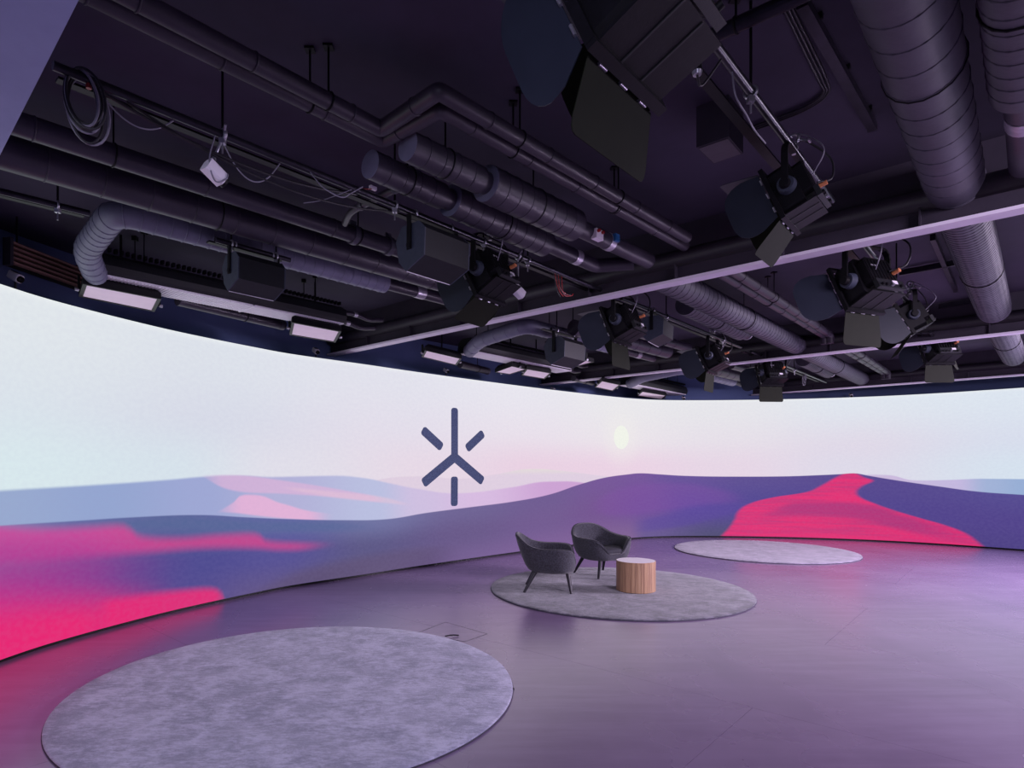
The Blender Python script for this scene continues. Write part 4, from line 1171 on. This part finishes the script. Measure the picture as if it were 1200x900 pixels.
def chair_proto():
    g = thing('armchair', (0, 0, 0), 'x', 'armchair', 'armchairs')
    NA = 96
    rim_z = [(0, 0.735), (24, 0.722), (40, 0.675), (58, 0.602), (78, 0.572), (105, 0.568), (126, 0.560), (139, 0.53), (149, 0.46), (158, 0.385), (168, 0.368), (180, 0.366)]
    rim_r = [(0, 0.37), (40, 0.375), (90, 0.375), (125, 0.375), (150, 0.345), (180, 0.320)]
    th = [(0, 0.055), (60, 0.050), (110, 0.052), (150, 0.045), (180, 0.04)]
    base_r = [(0, 0.19), (50, 0.235), (100, 0.285), (150, 0.30), (180, 0.295)]
    B0 = lambda b: interp(b, base_r)
    rings = []
    def ring(fr, fz):
        vs = []
        for k in range(NA):
            a = 360.0 * k / NA; b = a if a <= 180 else 360 - a
            r = fr(b); z = fz(b); q = math.radians(a)
            n_ = 2.6                        # squarish plan
            cx_, cy_ = math.sin(q), -math.cos(q)
            sq = (abs(cx_) ** n_ + abs(cy_) ** n_) ** (-1 / n_)
            lean = -0.035 * max(0, (z - 0.45)) / 0.3 * max(0, math.cos(q))
            vs.append((r * sq * cx_ * 1.08, r * sq * cy_ * 1.06 + lean * 1.6, z))
        rings.append(vs)
    zb = 0.255
    R = lambda b: interp(b, rim_r); Z = lambda b: interp(b, rim_z); TH = lambda b: interp(b, th)
    def outer(t):
        e = math.sin(t * math.pi / 2) ** 0.6
        return (lambda b: B0(b) + (R(b) - B0(b)) * e), (lambda b: zb + (Z(b) - zb) * (t ** 1.25))
    ring(lambda b: 0.001, lambda b: zb - 0.004)
    ring(lambda b: B0(b) - 0.04, lambda b: zb - 0.004)
    for t in (0.0, 0.12, 0.26, 0.42, 0.6, 0.78, 0.92):
        fr, fz = outer(t); ring(fr, fz)
    ring(lambda b: R(b) + 0.004, lambda b: Z(b) - 0.018)
    ring(lambda b: R(b) - 0.006, lambda b: Z(b) - 0.002)
    ring(lambda b: R(b) - TH(b) * 0.5, lambda b: Z(b) + 0.006)
    ring(lambda b: R(b) - TH(b) + 0.006, lambda b: Z(b) - 0.004)
    ring(lambda b: R(b) - TH(b), lambda b: Z(b) - 0.022)
    for t in (0.72, 0.45, 0.2, 0.0):
        ring(lambda b, t=t: (R(b) - TH(b)) * (0.93 + 0.07 * t) , lambda b, t=t: 0.345 + max(0.0, Z(b) - 0.022 - 0.345) * t)
    ring(lambda b: 0.001, lambda b: 0.335)
    b = MB(); vs = [p for r_ in rings for p in r_]
    fs = [(i * NA + k, i * NA + (k + 1) % NA, (i + 1) * NA + (k + 1) % NA, (i + 1) * NA + k) for i in range(len(rings) - 1) for k in range(NA)]
    b.add(vs, fs, True); b.build('shell', M['fabric'], g)
    # seam piping along the rim
    pts = []
    for k in range(NA + 1):
        a = 360.0 * k / NA; b_ = a if a <= 180 else 360 - a
        q = math.radians(a); r = R(b_) - TH(b_) * 0.15; z = Z(b_) + 0.002
        cx_, cy_ = math.sin(q), -math.cos(q); sq = (abs(cx_) ** 2.6 + abs(cy_) ** 2.6) ** (-1 / 2.6)
        lean = -0.035 * max(0, (z - 0.45)) / 0.3 * max(0, math.cos(q))
        pts.append((r * sq * cx_ * 1.08, r * sq * cy_ * 1.06 + lean * 1.6, z))
    MB().tube(pts, 0.0055, 6, False).build('piping', M['fabric_seat'], g)
    # seat cushion: rounded squarish pad, a little crowned
    b = MB(); rs = [(0.01, 0.435), (0.15, 0.433), (0.25, 0.425), (0.292, 0.410), (0.304, 0.388), (0.300, 0.362), (0.285, 0.345)]
    vs = []
    for r, z in rs:
        for k in range(72):
            q = 2 * math.pi * k / 72; cx_, cy_ = math.cos(q), math.sin(q); sq = (abs(cx_) ** 2.8 + abs(cy_) ** 2.8) ** (-1 / 2.8)
            yy = r * sq * cy_
            vs.append((r * sq * cx_ * 1.07, yy * 1.05 + 0.01, z - 0.02 * (yy < 0) * (-yy / 0.3)))
    fs = [(i * 72 + k, (i + 1) * 72 + k, (i + 1) * 72 + (k + 1) % 72, i * 72 + (k + 1) % 72) for i in range(len(rs) - 1) for k in range(72)] + [tuple(range(72))]
    b.add(vs, fs, True); b.build('seat_cushion', M['fabric_seat'], g)
    for sx in (-1, 1):
        for sy in (-1, 1):
            top = Vector((sx * 0.195, 0.235 if sy > 0 else -0.165, 0.28)); bot = Vector((sx * 0.27, 0.285 if sy > 0 else -0.315, 0.0))
            b = MB(); b.tube([bot, bot + (top - bot) * 0.5, top], [0.016, 0.023, 0.030], 14); b.build('leg', M['leg'], g)
    return g
chair = chair_proto()
def chair_at(o, loc, face, label):
    o['label'] = label
    rz = math.atan2(face[1], face[0]) - math.pi / 2
    o.matrix_basis = Matrix.Translation(loc) @ Matrix.Rotation(rz, 4, 'Z')
chair_at(chair, (1.078, 8.07, 0.021), (0.985, -0.15), 'charcoal woven tub armchair turned sideways, its outer arm facing the viewer')
chair2 = copy_tree(chair)
chair_at(chair2, (2.005, 9.15, 0.021), (0.42, -0.905), 'charcoal woven tub armchair behind the wooden drum table, seat showing')

# ------------------------------------------------------------------ drum table
def wood():
    t = NT('striped_oak_veneer')
    tc = t.coord('Object', (1, 1, 0.04))
    n = t.noise(34, 3, 0.6, tc); n2 = t.noise(9, 2, 0.5, tc)
    c = t.mix(t.step(n, 0.3, 0.7), lin((150, 116, 88)), lin((190, 154, 118)))
    c = t.mix(t.math('MULTIPLY', t.step(n2, 0.4, 0.7), 0.4), c, lin((136, 98, 76)))
    t.put(t.p.inputs['Base Color'], c); t.p.inputs['Roughness'].default_value = 0.55
    t.bump(n, 0.1, 0.002)
    return t.m
M['wood'] = wood()
M['table_top'] = paint('pale_laminate', (246, 238, 244), (250, 244, 248), 0.35, scale=6, bump=0.0)
TX, TY, TR, TH_ = 2.205, 8.00, 0.250, 0.392
g = thing('drum_table', (TX, TY, 0.021), 'round wooden drum side table with pale top on the middle rug', 'side table')
NS = 40
b = MB(); m = T(TX, TY, 0.021); prof = []
vs, fs = [], []
for i in range(NS):
    for (f, r) in ((0.06, TR), (0.94, TR), (1.0, TR - 0.004)):
        a = 2 * math.pi * (i + f) / NS
        for z in (0.006, TH_ - 0.012): vs.append((r * math.cos(a), r * math.sin(a), z))
n = NS * 3
for i in range(n): fs.append((2 * i, 2 * ((i + 1) % n), 2 * ((i + 1) % n) + 1, 2 * i + 1))
b.add(vs, fs, False, m); b.build('staves', M['wood'], g)['kind'] = 'stuff'
MB().lathe([(TR - 0.01, 0.0), (TR - 0.008, 0.008)], 60, m).build('base_ring', M['black'], g)
MB().lathe([(TR - 0.004, TH_ - 0.014), (TR + 0.001, TH_ - 0.010), (TR + 0.001, TH_ - 0.001), (TR - 0.004, TH_)], 80, m).build('top_rim', M['wood'], g)
MB().lathe([(TR - 0.004, TH_), (0.02, TH_)], 80, m, False).disc(0.02, TH_, 80, m).build('table_top', M['table_top'], g)

# ------------------------------------------------------------------ floor box by the first rug
q = [at(x, y, 0.0) for x, y in ((489, 742), (522, 729), (571, 743), (545, 752))]
g = thing('floor_box', (q[0] + q[2]) / 2, 'flush floor box lid with thin frame beside the empty near rug', 'floor box')
mid = (q[0] + q[1] + q[2] + q[3]) / 4
for i in range(4):
    a, c = q[i], q[(i + 1) % 4]
    b = MB(); dd = (c - a); b.box((0, 0, 0.0008), (dd.length, 0.006, 0.0016), frame((a + c) / 2, dd)); b.build('frame_bar', M['pipe'], g)
b = MB(); b.add([p + (mid - p) * 0.02 + UP * 0.0012 for p in q], [(0, 1, 2, 3)]); b.build('lid', M['floor'], g)
p = at(529, 745.5, 0.01)
b = MB(); b.tube(bezier([p - Vector((0.06, 0, 0)), p - Vector((0.02, 0.01, -0.01)), p + Vector((0.02, 0.012, 0.008)), p + Vector((0.07, 0.03, 0))], 6), 0.006, 8)
tag(b.build('cable_end', M['black'], None, T(*p)), 'short black cable end lying at the rim of the near rug', 'cable')

# wires between the biggest spotlight and the open-ended pipe
e0_ = onpipe2(828)
cable([P(748, 30, 3.32), P(775, 14, 3.40), P(800, 4, 3.46)], 0.006, M['cablegrey'], 'taut grey wire running from the orange plug of the biggest spotlight')
cable([P(801, 8, 3.46), P(812, 26, 3.45), P(822, 42, 3.44), e0_ + UP * 0.02], 0.006, M['cablegrey'], 'pale wire dropping to the open end of the bare pipe')
cable([P(800, 12, 3.46), P(818, 17, 3.44), P(834, 22, 3.42), P(844, 32, 3.42)], 0.008, M['rubber'], 'short black cable curling above the bare pipe')
p = P(817, 74, 3.33)
g = thing('hanging_connector', p, 'black cable connector hanging beside the open end of the bare pipe', 'connector')
MB().tube([p + UP * 0.08, p - UP * 0.01, p - UP * 0.035], [0.016, 0.020, 0.020], 14).build('connector_body', M['black'], g)
MB().tube([p - UP * 0.035, p - UP * 0.05], [0.021, 0.017], 14).build('collar', M['steel'], g)
MB().tube(bezier([p - UP * 0.05, p - UP * 0.07 + DB * 0.05, onpipe2(845) - UP * 0.03], 6), 0.005, 6).build('lead', M['rubber'], g)
MB().tube([p + UP * 0.08, Vector((p.x, p.y, 3.72))], 0.004, 6).build('string', M['rubber'], g)
a = onpipe2(858); cable([a - UP * 0.02, P(862, 112, 3.28), P(875, 135, 3.25), P(884, 152, 3.24), P(897, 168, 3.28)], 0.004, M['cablegrey'], 'thin wire hanging below the bare pipe toward its spotlight')
